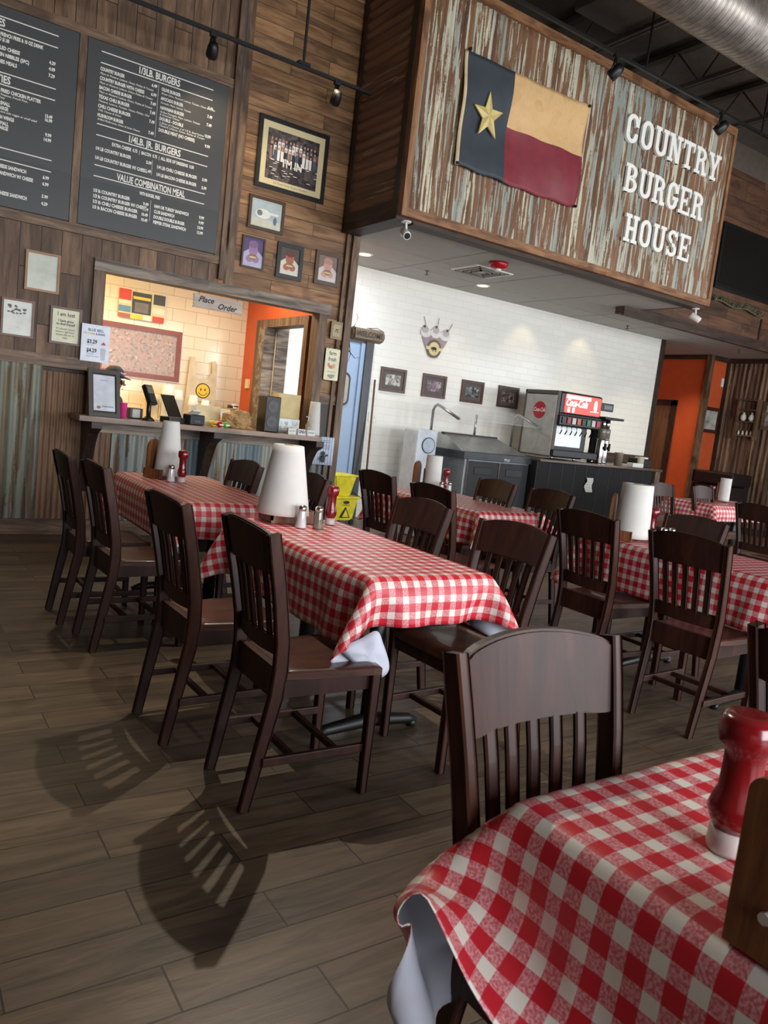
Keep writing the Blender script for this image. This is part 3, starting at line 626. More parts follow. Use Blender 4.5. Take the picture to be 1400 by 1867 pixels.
def glyph(c):
    t_, b_ = ring(0, 180)
    if c == 'O': return t_+b_+R4(0.08, 0.32, 0.28, 0.72)+R4(0.68, 0.92, 0.28, 0.72)
    if c == 'C': return t_+b_+R4(0.08, 0.32, 0.28, 0.72)+R4(0.68, 0.92, 0.60, 0.72)+R4(0.84, 0.95, 0.60, 1.0)+R4(0.68, 0.92, 0.28, 0.36)
    if c == 'G': return t_+b_+R4(0.08, 0.32, 0.28, 0.72)+R4(0.68, 0.92, 0.63, 0.72)+R4(0.84, 0.95, 0.63, 1.0)+R4(0.68, 0.92, 0.28, 0.40)+R4(0.50, 1.0, 0.36, 0.49)
    if c == 'U': return b_+R4(0.08, 0.32, 0.28, 1)+R4(0.68, 0.92, 0.28, 1)+R4(-0.03, 0.43, 0.88, 1)+R4(0.57, 1.03, 0.88, 1)
    if c == 'N': return R4(0.10, 0.30, 0, 1)+R4(0.72, 0.90, 0, 1)+[('q', [(0.08, 1), (0.36, 1), (0.92, 0), (0.64, 0)])]+R4(-0.03, 0.38, 0, 0.12)+R4(-0.03, 0.3, 0.88, 1)+R4(0.58, 1.03, 0.88, 1)
    if c == 'T': return R4(0.38, 0.62, 0, 1)+R4(0.02, 0.98, 0.87, 1)+R4(0.02, 0.13, 0.68, 0.9)+R4(0.87, 0.98, 0.68, 0.9)+R4(0.24, 0.76, 0, 0.12)
    if c == 'R': return R4(0.10, 0.34, 0, 1)+bowl(0.46, 1.0, 0.36, 0.88)+R4(0.3, 0.38, 0.46, 0.58)+R4(0.3, 0.38, 0.88, 1)+R4(0, 0.36, 0.88, 1)+R4(-0.02, 0.45, 0, 0.12)+[('q', [(0.52, 0.52), (0.76, 0.52), (0.88, 0.10), (0.62, 0.10)])]+R4(0.60, 1.02, 0, 0.13)
    if c == 'B': return R4(0.10, 0.34, 0, 1)+bowl(0.47, 1.0, 0.36, 0.86)+bowl(0.0, 0.57, 0.36, 0.93)+R4(-0.02, 0.38, 0.88, 1)+R4(-0.02, 0.38, 0, 0.12)+R4(0.3, 0.38, 0.46, 0.57)
    if c == 'Y': return R4(0.38, 0.62, 0, 0.46)+[('q', [(0.06, 0.95), (0.32, 0.95), (0.62, 0.40), (0.38, 0.40)]), ('q', [(0.70, 0.95), (0.94, 0.95), (0.62, 0.40), (0.42, 0.40)])]+R4(-0.04, 0.42, 0.88, 1)+R4(0.60, 1.04, 0.88, 1)+R4(0.24, 0.76, 0, 0.12)
    if c == 'E': return R4(0.10, 0.34, 0, 1)+R4(-0.02, 0.92, 0.88, 1)+R4(-0.02, 0.95, 0, 0.12)+R4(0.80, 0.92, 0.68, 0.9)+R4(0.83, 0.95, 0.1, 0.32)+R4(0.3, 0.66, 0.45, 0.56)+R4(0.58, 0.68, 0.36, 0.65)
    if c == 'H': return R4(0.10, 0.34, 0, 1)+R4(0.66, 0.90, 0, 1)+R4(0.3, 0.7, 0.44, 0.57)+R4(-0.02, 0.44, 0.88, 1)+R4(0.56, 1.02, 0.88, 1)+R4(-0.02, 0.44, 0, 0.12)+R4(0.56, 1.02, 0, 0.12)
    if c == 'S': return band(arcpts(0.5, 0.745, 0.40, 0.255, 10, 270), arcpts(0.5, 0.745, 0.17, 0.12, 10, 270))+band(arcpts(0.5, 0.265, 0.42, 0.265, -170, 90), arcpts(0.5, 0.265, 0.18, 0.13, -170, 90))+R4(0.80, 0.90, 0.66, 1.0)+R4(0.09, 0.19, 0, 0.34)
ordn = ['first', 'second', 'third', 'fourth', 'fifth', 'sixth', 'seventh']
def word(s, x0, x1, zb0, h, place):
    n = len(s); pit_ = (x1-x0)/n
    seen = []
    for k, c in enumerate(s):
        bm = NB()
        for qi, (_, p) in enumerate(glyph(c)):
            w_ = pit_*0.90; e = 0.0003*(qi % 9)
            prism(bm, [(a*w_, b_*h) for a, b_ in p], -e, 0.03+e)
        o = obj('sign_letter', bm, M_letter, loc=(x0+k*pit_, 6.375, zb0))
        tag(o, 'white slab serif letter %s, %s letter of the word %s on the rusty sign' % (c, ordn[k], s), 'sign letter', 'white letters of the sign')
word('COUNTRY', 7.07, 8.93, 4.885, 0.315, 'top'); word('BURGER', 7.18, 8.73, 4.355, 0.315, 'middle'); word('HOUSE', 7.30, 8.60, 3.815, 0.315, 'bottom')
# television and greenery at the bulkhead
t = thing('television', 'large black flat screen television on the wooden bulkhead', 'television', (10.72, 7.42, 4.0))
bm = NB(); box(bm, 0, 1.75, 0, 0.06, 0, 0.98, bev=0.008); obj('casing', bm, M_black, t)
bm = NB(); box(bm, 0.07, 1.70, -0.004, 0.0, 0.06, 0.93); obj('screen', bm, plain('dark_screen', (26, 25, 23), 0.25, var=0.02), t)
bm = NB(); random.seed(3)
for k in range(150):
    x = k/150*1.35; z = 0.05+0.02*math.sin(x*9)-0.02*x
    a = random.uniform(0.9, 2.2); l = random.uniform(0.05, 0.11)
    q = bm.faces.new([bm.verts.new(p) for p in ((x-0.005, random.uniform(-0.03, 0.02), z), (x+0.005, random.uniform(-0.03, 0.02), z), (x+math.cos(a)*l, -0.05, z+math.sin(a)*l))]); q.material_index = random.choice((0, 0, 1))
tube(bm, [(i*0.135, -0.01, 0.05+0.02*math.sin(i*1.2)-0.0027*i) for i in range(11)], 0.014, 6, 2)
o = obj('garland', bm, [col((60, 78, 70)), col((110, 112, 70)), col((96, 84, 60))], loc=(10.76, 7.44, 3.76)); tag(o, 'thin green garland strung below the television', 'garland')

# ================================================================== MENU BOARDS
def rule(bm, x0, x1, z): box(bm, x0, x1, -0.002, 0, z-0.004, z+0.004)
def menu(loc, w_, h, lb, rules, heads, items, smalls, prices, vlines):
    t = thing('menu_board', lb, 'menu board', loc)
    bm = NB(); box(bm, 0, w_, 0, 0.025, 0, h); obj('panel', bm, M_board, t)
    bm = NB(); box(bm, 0.0, w_, -0.0015, 0, 0, 0.40); obj('lower_panel', bm, plain('charcoal_menu_strip', (60, 61, 62), 0.42, var=0.02), t)
    bm = NB()
    for x0, x1, z in rules: rule(bm, x0, x1, z)
    for x, z0, z1 in vlines: box(bm, x-0.0012, x+0.0012, -0.002, 0, z0, z1)
    for s, x0, x1, z, al in heads: tx(bm, s, x0, z, 0.082, -0.003, 0, fit=x1-x0, off=0.0022)
    for it in items:
        s, x, z = it[:3]; cw = it[3] if len(it) > 3 else 0.0150; fw = cw*len(s)
        if len(it) > 4: x = x-fw
        tx(bm, s, x, z, 0.040, -0.003, 0, fit=fw, off=0.0016)
    for s, x, z in smalls: tx(bm, s, x, z, 0.024, -0.003, 0, fit=0.0096*max(len(q) for q in s.split('\n')), shear=0.25, off=0.0003)
    for s, x, z in prices: tx(bm, s, x-.0125*len(s), z, 0.037, -0.003, 0, fit=.0125*len(s), off=0.0016)
    obj('lettering', bm, M_letter, t)
mm = 'Mayo or Mustard, Lettuce, Onion, Pickles & Tomato'
A_, B_ = .111, .653
items = [('COUNTRY BURGER', A_, 1.328), ('COUNTRY BURGER WITH CHEESE', A_, 1.250), ('BACON CHEESE BURGER', A_, 1.173), ('TEXAS CHILI BURGER', A_, 1.097), ('CHILI CHEESE BURGER', A_, 1.019), ('MUSHROOM BURGER', A_, .941),
 ('OLIVE BURGER', B_, 1.328), ('AVOCADO BURGER', B_, 1.248), ('HAWAIIAN BURGER', B_, 1.168), ('DOUBLE - DOUBLE', B_, 1.072), ('DOUBLE MEAT (NO CHEESE)', B_, .972),
 ('EXTRA CHEESE  0.75  |  BACON  0.75  |  ALL SIDE OF DRESSING  0.50', .25, .728, .0117), ('1/4 LB COUNTRY BURGER', A_, .660), ('1/4 LB COUNTRY BURGER W/ CHEESE', A_, .580), ('1/4 LB CHILI CHEESE BURGER', .66, .645), ('1/4 LB BACON CHEESE BURGER', .66, .578),
 ('WITH BURGER, FRIES', .523, .374, .0105)]
items += [(a, .115, .300-.048*k, .0155) for k, a in enumerate(('1/3 lb COUNTRY BURGER', '1/3 lb COUNTRY BURGER W/ CHEESE', '1/3 lb CHILI CHEESE BURGER', '1/3 lb BACON CHEESE BURGER'))]
items += [(a, .665, .292-.048*k, .0150) for k, a in enumerate(('HAM OR TURKEY SANDWICH', 'CLUB SANDWICH', 'DOUBLE DOUBLE BURGER', 'PEPPER STEAK SANDWICH'))]
smalls = [(mm, A_, 1.297), (mm, A_, 1.220), (mm, A_, 1.143), ('Mustard, Lettuce, Tomato, Onion, Pickles, Chili', A_, 1.067), ('Chili, Cheese & Onion', A_, .990), ('Grilled Mushrooms, Onion & Swiss Cheese', A_, .913),
 ('Green Olive, Mustard, Lettuce, Tomato, Onion & Pickles', B_, 1.298), ('Avocado, Mayo, Lettuce, Tomato', B_, 1.218), ('Grilled Pineapple, Mayo, Lettuce, Tomato\n& American Cheese', B_, 1.138), ('2 Slices of Cheese, 2 of 1/3 lb. Beef Patties with\nMustard, Lettuce, Onion, Pickles & Tomato', B_, 1.042)]
prices = [(p, .612, 1.335-.0785*k-.02*(k > 4)) for k, p in enumerate(('6.49', '6.99', '7.49', '7.49', '7.49', '7.49'))]
prices += [(p, 1.150, z) for p, z in (('7.49', 1.300), ('7.49', 1.225), ('7.49', 1.150), ('10.99', 1.045), ('9.99', .955), ('5.99', .645), ('5.99', .570), ('9.99', .293), ('9.99', .245), ('13.99', .197), ('12.99', .150))]
prices += [('5.09', .612, .660), ('5.49', .612, .585)]+[(p, .612, .290-.048*k) for k, p in enumerate(('9.49', '9.99', '10.49', '10.49'))]
menu((1.47, WY-0.03, 2.83), 1.29, 1.565, 'charcoal menu board headed 1/3LB. BURGERS beside the hatch', [(.112, 1.14, z) for z in (1.485, 1.392, .880, .786, .531, .437)],
 [('1/3LB. BURGERS', .434, .82, 1.411, 0), ('1/4LB. JR. BURGERS', .385, .874, .803, 0), ('VALUE COMBINATION MEAL', .313, .945, .450, 0)], items, smalls, prices, [(.625, .909, 1.375), (.618, .57, .706), (.631, .165, .347)])
RR = 1
itemsB = [('SERVED WITH FRENCH FRIES & 10 OZ DRINK', 1.011, 1.335, .0128, RR), ('UPGRADE DRINK ADD $1.00', .752, 1.295, .0128, RR), ('GRILLED CHEESE', .835, 1.231, .015, RR), ('CHICKEN NIBBLES (5PC)', .908, 1.180, .015, RR), ('KIDDIES MEALS', .818, 1.125, .015, RR),
 ('CHICKEN FRIED CHICKEN PLATTER', 1.016, .903, .015, RR), ('SMALL', .782, .804, .015, RR), ('LARGE', .769, .765, .015, RR), ('CHICKEN WINGS', .817, .693, .015, RR), ('SMALL', .777, .647, .015, RR), ('LARGE', .775, .610, .015, RR), ('GRILLED CHEESE SANDWICH', .931, .306, .015, RR), ('CHICKEN SANDWICH W/ CHEESE', .987, .251, .015, RR), ('CHEESE SANDWICH', .946, .090, .015, RR)]
smallsB = [('Green Beans, Mashed Potatoes, French Fries,\nSalad, Toast, White Gravy', .50, .876), ('Choice of two side veggie or small salad', .61, .742)]
pricesB = [(p, 1.112, z) for p, z in (('4.29', 1.240), ('4.09', 1.190), ('7.29', 1.137), ('13.49', .805), ('16.99', .773), ('9.99', .653), ('14.99', .612), ('6.99', .300), ('6.99', .246), ('5.99', .142), ('4.29', .082))]
menu((0.105, WY-0.03, 2.83), 1.29, 1.565, 'charcoal menu board cut off by the left edge of the photo', [(.08, 1.125, z) for z in (1.481, 1.387, 1.054, .962, .465, .371)],
 [('KIDS FAVORITES', .33, .715, 1.408, 0), ('SPECIALTIES', .46, .776, .978, 0)], itemsB, smallsB, pricesB, [])

# ================================================================== PICTURES
def frame(name, lb, cat, x0, x1, z0, z1, Y, bw, fm, arts, mats, rotz=0, X=None, mat_m=None, mw=0, group=None, deep=0.025):
    """arts(bm, w, h): draws into local x 0..w, z 0..h at y<=0; mats = materials of the print"""
    w_, h = x1-x0, z1-z0
    t = thing(name, lb, cat, (x0 if X is None else X, Y, z0), rotz, group)
    bm = NB(); d_ = deep
    box(bm, 0, w_, -d_, 0, 0, bw); box(bm, 0, w_, -d_, 0, h-bw, h); box(bm, 0, bw, -d_, 0, bw, h-bw); box(bm, w_-bw, w_, -d_, 0, bw, h-bw)
    obj('frame_border', bm, fm, t)
    if mat_m: bm = NB(); box(bm, bw, w_-bw, -0.010, 0, bw, h-bw); obj('mat_board', bm, mat_m, t)
    bm = NB(); a = bw+mw; arts(bm, a, w_-a, a, h-a);
    obj('print', bm, mats, t)
    return t
class BM: pass
def bg(bm, a, b_, c, e, mi=0): box(bm, a, b_, -0.012, -0.004, c, e, mi)
def Lr(k): return -0.0125-0.0006*k
sepia = [(40, 36, 40), (90, 80, 84), (180, 168, 150), (214, 206, 190)]
# group photo
def art_group(bm, a, b_, c, e):
    bg(bm, a, b_, c, e); w_, h = b_-a, e-c; random.seed(5)
    for row in range(3):
        for k in range(13):
            x = a+w_*(0.08+0.84*k/12)+random.uniform(-.004, .004); z = c+h*(0.80-0.09*row)
            mi = random.choice((1, 2, 3, 4))
            flat(bm, [(x-.014, z-.11), (x+.014, z-.11), (x+.016, z-.01), (x-.016, z-.01)], Lr(row*2+1), mi); ell(bm, x, z+0.006, .010, .013, Lr(row*2+2), 5)
    for k in range(26):
        x = a+w_*random.random()*0.92+.02; z = c+h*(0.05+0.36*random.random()); flat(bm, [(x, z), (x+.04, z), (x+.04, z+.006), (x, z+.006)], Lr(8), 2)
    tx(bm, "I'M IN", (a+b_)/2, c+h*0.30, 0.11, Lr(10), 2, 0.8, 'CENTER', 0, 0.003)
t = frame('framed_photo', 'large black framed group photo with I\'M IN letters above the other pictures', 'framed picture', 3.11, 3.90, 3.58, 4.27, WY, 0.042, M_black, art_group, [photo('group_photo_ground', [(44, 38, 44), (70, 62, 66), (120, 110, 104)], 22), M_ink, M_letter, col((150, 110, 100)), col((70, 84, 110)), col((190, 150, 130))], mat_m=M_cream, mw=0.062)
bm = NB(); tx(bm, '3rd Street Family Burgers Members', 0.395, 0.068, 0.03, -0.0105, 0, 0.9, 'CENTER', 0.3); obj('caption', bm, M_greyink, t)
def art_heli(bm, a, b_, c, e):
    bg(bm, a, b_, c, e); w_, h = b_-a, e-c
    flat(bm, [(a, c), (b_, c), (b_, c+h*.3), (a, c+h*.3)], Lr(1), 1); ell(bm, a+w_*.38, c+h*.5, w_*.27, h*.2, Lr(2), 2); flat(bm, [(a+w_*.5, c+h*.5), (a+w_*.92, c+h*.52), (a+w_*.92, c+h*.6), (a+w_*.5, c+h*.62)], Lr(3), 2); ell(bm, a+w_*.26, c+h*.52, w_*.1, h*.12, Lr(4), 3); ell(bm, a+w_*.82, c+h*.3, w_*.06, h*.16, Lr(5), 4)
frame('framed_photo', 'brown framed pale picture of a white helicopter under the large group photo', 'framed picture', 3.075, 3.47, 3.165, 3.49, WY, 0.03, col((66, 44, 26), 0.4), art_heli, [col((170, 186, 190)), col((196, 198, 180)), col((226, 228, 220)), col((110, 120, 120)), col((90, 110, 140))], mat_m=col((206, 206, 186)), mw=0.012)
def art_eat(skin, shirt, bgk):
    def fn(bm, a, b_, c, e):
        bg(bm, a, b_, c, e); w_, h = b_-a, e-c; m = (a+b_)/2
        flat(bm, [(a, c), (b_, c), (b_, c+h*.42), (m+w_*.2, c+h*.62), (m-w_*.2, c+h*.62), (a, c+h*.45)], Lr(1), 2)
        ell(bm, m, c+h*.62, w_*.23, h*.25, Lr(2), 1); ell(bm, m, c+h*.80, w_*.25, h*.13, Lr(3), 3)
        ell(bm, m-w_*.16, c+h*.28, w_*.17, h*.12, Lr(4), 1); ell(bm, m+w_*.16, c+h*.28, w_*.17, h*.12, Lr(4.2), 1)
        ell(bm, m, c+h*.36, w_*.22, h*.10, Lr(5), 4); ell(bm, m, c+h*.34, w_*.20, h*.035, Lr(6), 5)
        for s in (-1, 1): ell(bm, m+s*w_*.09, c+h*.65, w_*.03, h*.012, Lr(7), 3)
    return fn
def eatm(skin, shirt, b0, hair): return [b0, col(skin), col(shirt), col(hair), col((150, 98, 58)), col((206, 190, 150))]
frame('framed_photo', 'purple tinted small photo of a person eating, leftmost of the bottom three', 'framed picture', 3.04, 3.29, 2.77, 3.085, WY, 0.018, col((60, 40, 24), 0.4), art_eat(0, 0, 0), eatm((150, 118, 160), (176, 170, 200), col((80, 62, 110)), (120, 92, 130)))
frame('framed_photo', 'black framed small photo of a person eating a burger, middle of the bottom three', 'framed picture', 3.43, 3.73, 2.745, 3.10, WY, 0.042, M_black, art_eat(0, 0, 0), eatm((172, 96, 80), (210, 206, 190), col((70, 62, 50)), (92, 40, 34)))
frame('framed_photo', 'brown framed small photo of a person biting a burger, rightmost of the bottom three', 'framed picture', 3.88, 4.19, 2.765, 3.115, WY, 0.042, col((78, 54, 32), 0.4), art_eat(0, 0, 0), eatm((200, 150, 140), (206, 196, 190), col((120, 100, 90)), (176, 130, 110)))
def art_doc(lines, size=0.016, sketch=False, head_=None):
    def fn(bm, a, b_, c, e):
        bg(bm, a, b_, c, e); w_, h = b_-a, e-c; random.seed(int(a*1000)+len(lines))
        if sketch:
            for k in range(26): ell(bm, a+w_*(0.15+0.7*random.random()), c+h*(0.62+0.25*random.random()), 0.012, 0.007, Lr(1+k*.02), 2, 8)
        for (s, zf, sz) in lines: tx(bm, s, (a+b_)/2, c+h*zf, sz, Lr(1), 1, 0.9, 'CENTER', 0.0, 0.0006 if sz > .03 else 0)
    return fn
frame('framed_certificate', 'oak framed pale certificate, the highest of the three notices left of the hatch', 'framed notice', 1.07, 1.355, 2.18, 2.52, WY, 0.02, col((150, 104, 58), 0.4), art_doc([('- - - - - -', .8, .02), ('- - - - - - - - -', .7, .016), ('- - - - - - -', .6, .016), ('- - - - - - - -', .5, .016)]), [col((196, 200, 184), 0.2), col((150, 152, 144)), M_greyink])
frame('framed_certificate', 'brown framed letter with a grey drawing at its head near the left edge', 'framed notice', 0.90, 1.165, 1.76, 2.085, WY, 0.018, col((104, 58, 32), 0.4), art_doc([('- -', .57, .02), ('- - - - - - - - - -', .48, .013), ('- - - - - - - - -', .43, .013), ('- - - - - - - - - - -', .38, .013), ('- - - - - - - -', .33, .013), ('- - - - - - - - -', .25, .013), ('- - - - - -', .2, .013)], sketch=True), [col((206, 208, 196), 0.3), M_greyink, M_greyink])
frame('framed_saying', 'framed cream sign reading I am lost beside the hatch', 'framed notice', 1.295, 1.565, 1.75, 2.08, WY, 0.02, col((84, 50, 28), 0.4), art_doc([('I am lost', .80, .048), ('I have gone', .62, .032), ('to find myself', .52, .032), ('If I should return', .38, .026), ('before I get back,', .29, .026), ('please ask me to', .20, .026), ('wait.', .11, .026)]), [col((214, 212, 180), 0.4), M_ink])
# price sheet taped to the hatch edge
t = thing('price_sheet', 'white plastic price sheet with $3.29 and $4.29 taped at the hatch corner', 'notice', (1.56, WY-0.06, 1.63))
bm = NB(); box(bm, 0, 0.25, 0, 0.006, 0, 0.335); obj('sheet', bm, col((206, 214, 226), 0.3), t)
bm = NB(); tx(bm, 'BLUE BELL', .125, .275, .034, -.001, 0, .9, 'CENTER', 0, .001); tx(bm, 'ICE CREAM', .015, .245, .026, -.001, 2, .8, 'LEFT', 0, .001); tx(bm, '& SHAKE', .125, .245, .026, -.001, 0, .8, 'LEFT', 0, .001); tx(bm, '$3.29', .05, .165, .05, -.001, 1, .8, 'LEFT', 0, .0015); tx(bm, 'ONE SCOOP', .05, .145, .012, -.001, 1, .9); tx(bm, '$4.29', .05, .085, .05, -.001, 1, .8, 'LEFT', 0, .0015); tx(bm, 'TWO SCOOP', .05, .065, .012, -.001, 1, .9); tx(bm, 'SHAKE OF YOUR CHOICE', .05, .045, .011, -.001, 1, .9)
obj('lettering', bm, [col((80, 96, 130)), M_ink, col((204, 190, 120))], t)
bm = NB(); flat(bm, [(.175, .16), (.22, .16), (.198, .19)], -.001, 0); flat(bm, [(.18, .02), (.215, .02), (.222, .11), (.173, .11)], -.001, 1); ell(bm, .198, .115, .025, .018, -.0015, 1); obj('ice_cream_picture', bm, [col((170, 60, 70)), col((190, 196, 204))], t)
# hatch signs
def plankish(w_, h, n=14, seed=1):
    random.seed(seed); pts = [(0, h)]
    for k in range(n): pts.append((0.012*(k % 2), h*(1-(k+1)/(n+1))))
    pts += [(0, 0), (w_, 0)]
    for k in range(n): pts.append((w_-0.012*(k % 2), h*((k+1)/(n+1))))
    pts.append((w_, h)); return pts
t = thing('place_order_sign', 'grey wooden plank sign lettered Place Order hanging in the hatch', 'sign', (2.58, WY-0.02, 2.29))
bm = NB(); prism(bm, plankish(0.52, 0.13, 9), -0.012, 0.008); obj('plank', bm, wood('sign_driftwood', (136, 124, 116), (176, 162, 150), (204, 190, 178), 'X', None, gs=20), t)
bm = NB(); tx(bm, 'Place', .05, .060, .080, -.014, 0, .95, 'LEFT', .35, .0018); tx(bm, 'Order', .25, .018, .080, -.014, 0, .95, 'LEFT', .35, .0018); obj('lettering', bm, M_ink, t)
bm = NB(); tube(bm, [(0.06, 0, .125), (0.06, 0, .18)], .002, 6); tube(bm, [(0.46, 0, .125), (0.46, 0, .18)], .002, 6); obj('hanging_wire', bm, M_blackm, t)
t = thing('farm_fresh_sign', 'cream metal sign reading farm fresh eggs on the post by the hatch', 'sign', (4.10, WY-0.05, 1.765))
bm = NB(); prism(bm, rrect(0, 0.18, 0, 0.345, 0.015), 0, 0.006); obj('plate', bm, col((220, 214, 180), 0.4), t)
bm = NB(); tx(bm, 'farm', .09, .275, .062, -.001, 0, .8, 'CENTER', 0, .001); tx(bm, 'fresh', .09, .21, .062, -.001, 0, .8, 'CENTER', 0, .001); tx(bm, 'with wholesome', .09, .088, .018, -.001, 1, .9, 'CENTER'); tx(bm, 'eggs', .09, .035, .06, -.001, 0, .85, 'CENTER', .2, .001)
ell(bm, .08, .145, .030, .020, -.001, 2); ell(bm, .115, .155, .020, .026, -.0015, 3); ell(bm, .05, .165, .012, .022, -.0015, 2); obj('lettering', bm, [col((60, 90, 80)), col((80, 130, 130)), col((196, 120, 84)), col((206, 170, 130))], t)
bm = NB(); tube(bm, [(.03, 0, .335), (.09, 0.01, .43), (.15, 0, .335)], .002, 6); obj('hanging_wire', bm, M_blackm, t)
t = thing('small_plaque', 'small tan framed plaque hung above the farm fresh sign', 'plaque', (4.135, WY-0.05, 2.215))
bm = NB(); box(bm, 0, .14, 0, .02, 0, .19); obj('plate', bm, col((150, 134, 104), .6), t)
bm = NB(); box(bm, .025, .115, -.002, 0, .03, .155); obj('picture', bm, col((176, 162, 128), .6), t); bm = NB(); tx(bm, '7C', .07, .075, .05, -.003, 0, .9, 'CENTER', .3, .001); obj('lettering', bm, M_ink, t)
bm = NB(); tube(bm, [(.02, 0, .185), (.07, .005, .26), (.12, 0, .185)], .0015, 6); obj('hanging_wire', bm, M_blackm, t)
t = thing('hanging_notice', 'white paper notice with a small black figure hanging below the counter end', 'notice', (4.02, 7.40, 0.83))
bm = NB(); nn = 8
for i in range(nn): 
    x0, x1 = .245*i/nn, .245*(i+1)/nn; y0, y1 = .012*math.sin(4*x0/.245), .012*math.sin(4*x1/.245)
    q = [bm.verts.new(p) for p in ((x0, y0, .0), (x1, y1, .0), (x1, y1, .31), (x0, y0, .31))]; bm.faces.new(q)
o = obj('sheet', bm, col((196, 208, 228), .7), t, smooth=True); md = o.modifiers.new('s', 'SOLIDIFY'); md.thickness = .001
bm = NB(); ell(bm, .12, .125, .022, .03, -.012); flat(bm, [(.10, .03), (.145, .03), (.15, .10), (.095, .10)], -.012); flat(bm, [(.07, .055), (.08, .05), (.11, .09), (.10, .10)], -.012); flat(bm, [(.15, .09), (.185, .105), (.18, .125), (.15, .105)], -.012)
for z in (.27, .25, .22, .20, .18): box(bm, .05, .2, -.0125, -.012, z, z+.003)
obj('drawing', bm, M_ink, t)
# posters in the kitchen
def art_saloon(bm, a, b_, c, e): bg(bm, a, b_, c, e)
frame('framed_print', 'large red-brown framed print of a busy tavern scene on the kitchen tile wall', 'framed picture', 2.22, 3.24, 1.57, 2.20, 9.75, 0.06, col((120, 52, 30), 0.35), art_saloon, [photo('tavern_print', [(66, 60, 62), (120, 104, 96), (150, 132, 118), (160, 116, 96), (186, 170, 152)], 38)])
def art_post(bm, a, b_, c, e):
    bg(bm, a, b_, c, e); w_, h = b_-a, e-c
    P = [(0, .62, .26, 1, 1), (0, .5, .26, .6, 2), (0, .2, .26, .42, 3), (0, 0, .26, .15, 4), (.28, .2, .70, .95, 5), (.30, .70, .68, .8, 6), (.28, 0, .52, .16, 6), (.54, 0, .72, .16, 2), (.74, .62, 1, .98, 5), (.74, .3, 1, .5, 2), (.74, 0, 1, .2, 1), (.34, .25, .64, .6, 7)]
    for k, (u0, v0, u1, v1, mi) in enumerate(P): flat(bm, [(a+w_*u0, c+h*v0), (a+w_*u1, c+h*v0), (a+w_*u1, c+h*v1), (a+w_*u0, c+h*v1)], Lr(1+k*.3), mi)
t = thing('poster', 'small colourful advert poster on the kitchen tiles above the framed print', 'poster', (2.43, 9.74, 2.27))
bm = NB(); art_post(bm, 0, .56, 0, .34); obj('sheet', bm, [col((200, 196, 150)), col((196, 60, 40)), col((220, 214, 190)), col((90, 130, 160)), col((160, 90, 60)), col((50, 50, 50)), col((224, 190, 60)), col((110, 104, 96))], t)
# WELCOME log, milkshake decal, framed pictures on the white wall
t = thing('welcome_sign', 'cut log sign lettered WELCOME hanging by the post above the swing door', 'sign', (4.42, WY+0.02, 2.33))
bm = NB(); lathe(bm, [(.05, 0), (.075, .03), (.078, .40), (.06, .43)], 14, ax='X'); box(bm, .02, .40, -.082, -.03, -.055, .055); obj('log', bm, wood('driftwood_log', (92, 76, 58), (136, 116, 92), (160, 142, 116), 'X', None, gs=16), t)
bm = NB(); tx(bm, 'WELCOME', .215, -.03, .085, -.084, 0, .85, 'CENTER', 0, .002, .001); obj('lettering', bm, col((60, 48, 36)), t)
bm = NB()
for (a, b_, c) in (((.02, -.03, .05), (.05, -.05, .16), (.03, -.04, .22)), ((0, 0, -.1), (.02, -.02, -.25), (-.02, -.01, -.42)), ((.0, 0, -.2), (.08, -.02, -.28), (.14, -.03, -.26)), ((.2, -.02, .07), (.33, -.03, .09), (.42, -.05, .06))): tube(bm, [a, b_, c], [.006, .004, .002], 6)
obj('twig', bm, col((74, 60, 46)), t)
t = thing('milkshake_decal', 'round wall decal of three milkshakes with straws around a cow badge', 'wall decal', (6.66, 8.985, 2.56))
bm = NB()
for k, (cx, rt) in enumerate(((-.32, .42), (0, 0), (.32, -.42))):
    R_ = Matrix.Rotation(rt, 2)
    def T(p): q = R_ @ Vector(p); return (q.x+cx*.35, q.y)
    y = -.002-.003*(1 if k == 1 else 0)
    flat(bm, [T(p) for p in ((-.05, -.2), (.05, -.2), (.085, .1), (-.085, .1))], y, 0)
    c_ = T((0, .14)); ell(bm, c_[0], c_[1], .095, .07, y-.001, 1); c_ = T((0, .18)); ell(bm, c_[0], c_[1], .06, .05, y-.0015, 2); c_ = T((0, .225)); ell(bm, c_[0], c_[1], .02, .02, y-.002, 3)
    flat(bm, [T(p) for p in ((.02, .2), (.028, .2), (.034, .36), (.026, .36))], y-.0005, 3)
ell(bm, 0, -.08, .13, .13, -.008, 4, 28); ell(bm, 0, -.08, .095, .095, -.009, 5, 28); flat(bm, [(-.14, -.10), (.14, -.10), (.15, -.055), (-.15, -.055)], -.0095, 5)
ell(bm, .0, -.075, .045, .022, -.0105, 6); flat(bm, [(-.045, -.065), (-.06, -.06), (-.05, -.10), (-.04, -.1)], -.0107, 6)
for x in (-.03, -.015, .02, .035): flat(bm, [(x, -.12), (x+.008, -.12), (x+.008, -.08), (x, -.08)], -.0108, 6)
obj('decal_print', bm, [col((150, 132, 136)), col((212, 208, 206)), col((176, 170, 170)), col((80, 54, 56)), col((96, 84, 66)), col((206, 190, 140)), M_ink], t)
def art_sq(mi): 
    def fn(bm, a, b_, c, e):
        bg(bm, a, b_, c, e)
    return fn
